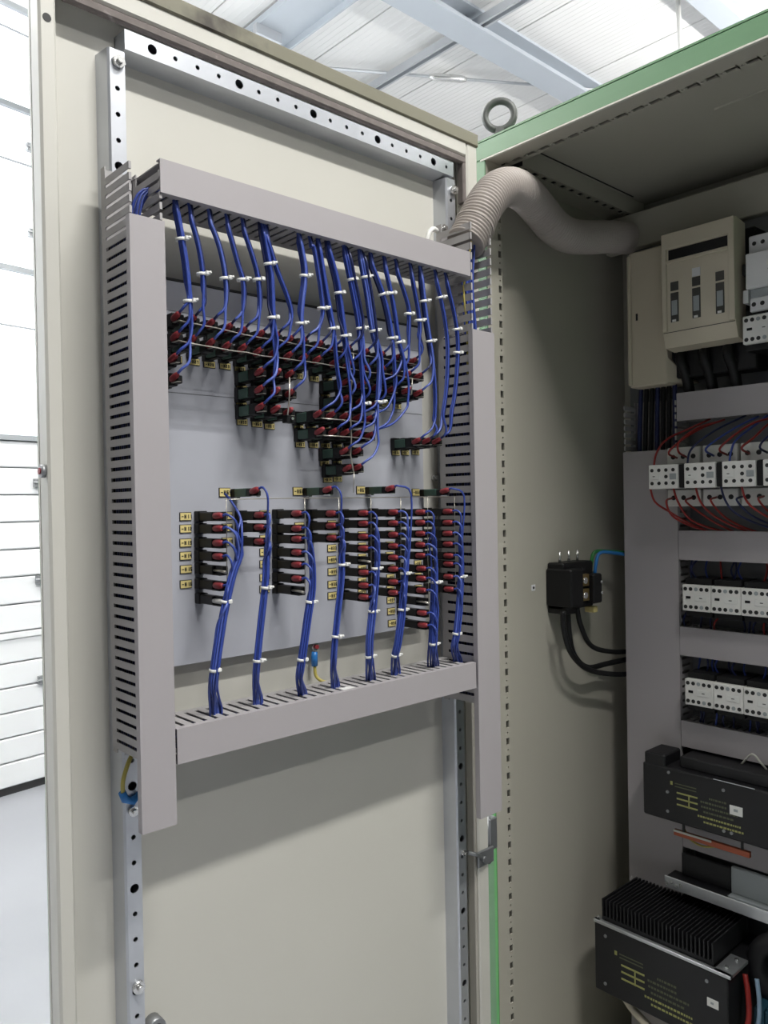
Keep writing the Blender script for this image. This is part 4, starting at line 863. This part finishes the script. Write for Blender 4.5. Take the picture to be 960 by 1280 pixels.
# black power supplies
def print_lines(mb, x, z, y, k):
    for i in range(3): mb.box(x+0.004, x+0.040*k, y-0.0006, y, z-0.010*k*i-0.0026*k, z-0.010*k*i, PRINT)
    mb.box(x+0.024*k, x+0.026*k, y-0.0006, y, z-0.023*k, z-0.003*k, PRINT)
    for i in range(2): mb.box(x, x+0.038*k, y-0.0005, y, z+0.008*k+0.005*k*i, z+0.0095*k+0.005*k*i, PRINTD)
    random.seed(11)
    for r_, (zz, xa, xb_) in enumerate(((0.004, .06, .085), (-0.004, .045, .09), (-0.012, .046, .105), (-0.020, .05, .10), (-0.029, .040, .110), (-0.037, .050, .115))):
        q = xa
        while q < xb_:
            wq = random.choice((.003, .004, .005, .002)); mb.box(x+q*k, x+(q+wq)*k, y-0.0005, y, z+zz*k-0.0030*k, z+zz*k, PRINTD if r_ < 4 else PRINT); q += wq+0.0014
    mb.box(x-0.008*k, x-0.004*k, y-0.0006, y, z+0.010*k, z+0.016*k, PRINT)
t = thing('power_supply', (0.25, 0.46, 0.735), 'black power supply with small white tag, upper of the two', 'power supply')
mb = MB(); yf = 0.330
mb.bbox(0.127, 0.46, yf, 0.399, 0.735, 0.845, BLACK2, 0.003); mb.bbox(0.130, 0.176, yf+0.002, 0.45, 0.742, 0.868, BLACK2, 0.003); mb.bbox(0.20, 0.46, yf+0.02, 0.44, 0.845, 0.868, BLACK2, 0.002); mb.build('housing', t)
mb = MB(); mb.box(0.280, 0.36, yf-0.0008, yf+0.001, 0.8446, 0.846, ALU); print_lines(mb, 0.199, 0.800, yf, 1.2); mb.build('front_print', t)
mb = MB()
for (x, z) in ((0.186, 0.846-0.010), (0.183, 0.795), (0.183, 0.755), (0.300, 0.828), (0.300, 0.748), (0.315, 0.748)): mb.cyl((x, yf-0.002, z), (x, yf, z), 0.0032, DARKZ, 8)
mb.build('screw', t)
MB().bbox(0.312, 0.337, yf-0.0012, yf, 0.785, 0.803, WHITE, 0.0003).box(0.320, 0.328, yf-0.0015, yf-0.0012, 0.792, 0.797, MIDGREY).build('paper_label', t)
tag(MB().bbox(0.181, 0.338, 0.356, 0.364, 0.697, 0.709, ORANGE, 0.001).box(0.181, 0.262, 0.3550, 0.3562, 0.705, 0.7095, WORN).box(0.20, 0.204, 0.358, 0.362, 0.709, 0.737, INK_SHADE).box(0.32, 0.324, 0.358, 0.362, 0.709, 0.737, INK_SHADE).build('orange_bus_bar'), 'orange bus bar hanging under the upper black power supply', 'bus bar')
cable('thin_cable', 'thin pale cable looping under the orange bus bar', [(0.190, 0.385, 0.704), (0.205, 0.375, 0.692), (0.235, 0.370, 0.686), (0.27, 0.368, 0.696)], 0.0022, YGW)
cable('thin_cable', 'thin pale cable arching above the upper power supply', [(0.31, 0.39, 0.868), (0.335, 0.38, 0.895), (0.352, 0.38, 0.882), (0.358, 0.39, 0.868)], 0.0020, WORN)
t = thing('power_supply', (0.2, 0.46, 0.36), 'larger black power supply with finned heat sink on top, lower right', 'power supply')
yf = 0.250
MB().bbox(0.055, 0.340, yf, 0.440, 0.365, 0.507, BLACK2, 0.002).build('housing', t)
mb = MB(); mb.bbox(0.054, 0.346, yf-0.002, yf+0.008, 0.507, 0.514, ALU, 0.001); mb.bbox(0.312, 0.346, yf-0.001, yf+0.075, 0.507, 0.514, ALU, 0.001); mb.bbox(0.054, 0.068, yf-0.001, yf+0.02, 0.507, 0.514, ALU, 0.001)
mb.cyl((0.328, yf+0.022, 0.514), (0.328, yf+0.022, 0.517), 0.004, STEEL, 8).cyl((0.330, yf+0.060, 0.514), (0.330, yf+0.060, 0.517), 0.004, STEEL, 8).cyl((0.060, yf+0.006, 0.514), (0.060, yf+0.006, 0.518), 0.003, STEEL, 8); mb.build('top_plate', t)
hs = put('heat_sink', MB().box(0.068, 0.308, yf+0.010, yf+0.165, 0.514, 0.521, BLACK2).mesh('heat_sink'), t)
fin = MB().box(0, 0.0028, 0, 0.155, 0, 0.036, BLACK2).mesh('fin')
for k in range(29): put('fin', fin, hs, (0.068+0.00847*k, yf+0.010, 0.5205))
mb = MB(); print_lines(mb, 0.114, 0.442, yf, 1.4); mb.build('front_print', t)
mb = MB()
for (x, z) in ((0.082, 0.486), (0.080, 0.385), (0.300, 0.486), (0.300, 0.385)): mb.cyl((x, yf-0.002, z), (x, yf, z), 0.0035, DARKZ, 8)
mb.build('screw', t)
MB().bbox(0.300, 0.322, yf-0.0012, yf, 0.440, 0.456, WHITE, 0.0003).box(0.307, 0.313, yf-0.0015, yf-0.0012, 0.446, 0.450, MIDGREY).build('paper_label', t)
# metal tray device between the supplies
t = thing('metal_case', (0.25, 0.40, 0.55), 'open metal case with folded bright front flange behind the heat sink', 'case')
mb = MB(); mb.bbox(0.158, 0.60, 0.358, 0.361, 0.580, 0.604, ALU, 0.0008); mb.bbox(0.158, 0.60, 0.361, 0.399, 0.580, 0.583, ALU, 0.001); mb.bbox(0.286, 0.60, 0.372, 0.399, 0.583, 0.602, MIDGREY, 0.001); mb.bbox(0.286, 0.60, 0.388, 0.399, 0.6015, 0.655, MIDGREY, 0.002); mb.build('tray', t)
MB().bbox(0.160, 0.2855, 0.3615, 0.399, 0.584, 0.603, BLACK2, 0.001).bbox(0.180, 0.2855, 0.390, 0.3995, 0.6025, 0.650, BLACK2, 0.002).build('insert', t)
for k in range(4): MB().cyl((0.164+0.010*k, 0.358, 0.590+0.005*(k % 2)), (0.164+0.010*k, 0.356, 0.590+0.005*(k % 2)), 0.0035, STEEL, 8).build('screw', t)
cable('output_cable', 'red wire looping down the right of the lower power supply', [(0.350, 0.30, 0.500), (0.362, 0.285, 0.470), (0.366, 0.275, 0.430), (0.356, 0.262, 0.395), (0.338, 0.248, 0.375)], 0.0050, REDW)
cable('output_cable', 'pale blue wire beside the red loop at the lower right', [(0.372, 0.30, 0.500), (0.380, 0.29, 0.465), (0.381, 0.28, 0.425), (0.368, 0.262, 0.385), (0.345, 0.245, 0.360)], 0.0042, AQUA)
t = thing('ring_core', (0.40, 0.36, 0.50), 'dark round transformer core at the right edge behind the wires', 'transformer')
mb = MB(); c = Vector((0.405, 0.375, 0.500)); mb.tube([c+Vector((math.cos(2*PI*k/28)*0.055, -0.02, math.sin(2*PI*k/28)*0.055)) for k in range(30)], 0.020, BLACK2, 10, cap=False); mb.build('core', t)
MB().tube([c+Vector((math.cos(a/10)*0.068, -0.038, math.sin(a/10)*0.068)) for a in range(4, 18)], 0.0018, WORN, 6).build('tie', t)
t = thing('blue_terminal', (0.40, 0.34, 0.40), 'teal blue terminal strip at the bottom right corner', 'terminal block')
mb = MB()
for k in range(4): mb.bbox(0.365+0.020*k, 0.383+0.020*k, 0.30, 0.44, 0.395, 0.445, TEAL, 0.002)
mb.build('body', t)
MB().bbox(0.365, 0.45, 0.32, 0.42, 0.385, 0.396, TEAL, 0.001).build('rail_foot', t)
cable('thick_cable', 'pale cable leaving the lower power supply at the bottom edge', [(0.120, 0.262, 0.365), (0.135, 0.268, 0.345), (0.18, 0.262, 0.325), (0.22, 0.265, 0.28)], 0.008, CREAM)
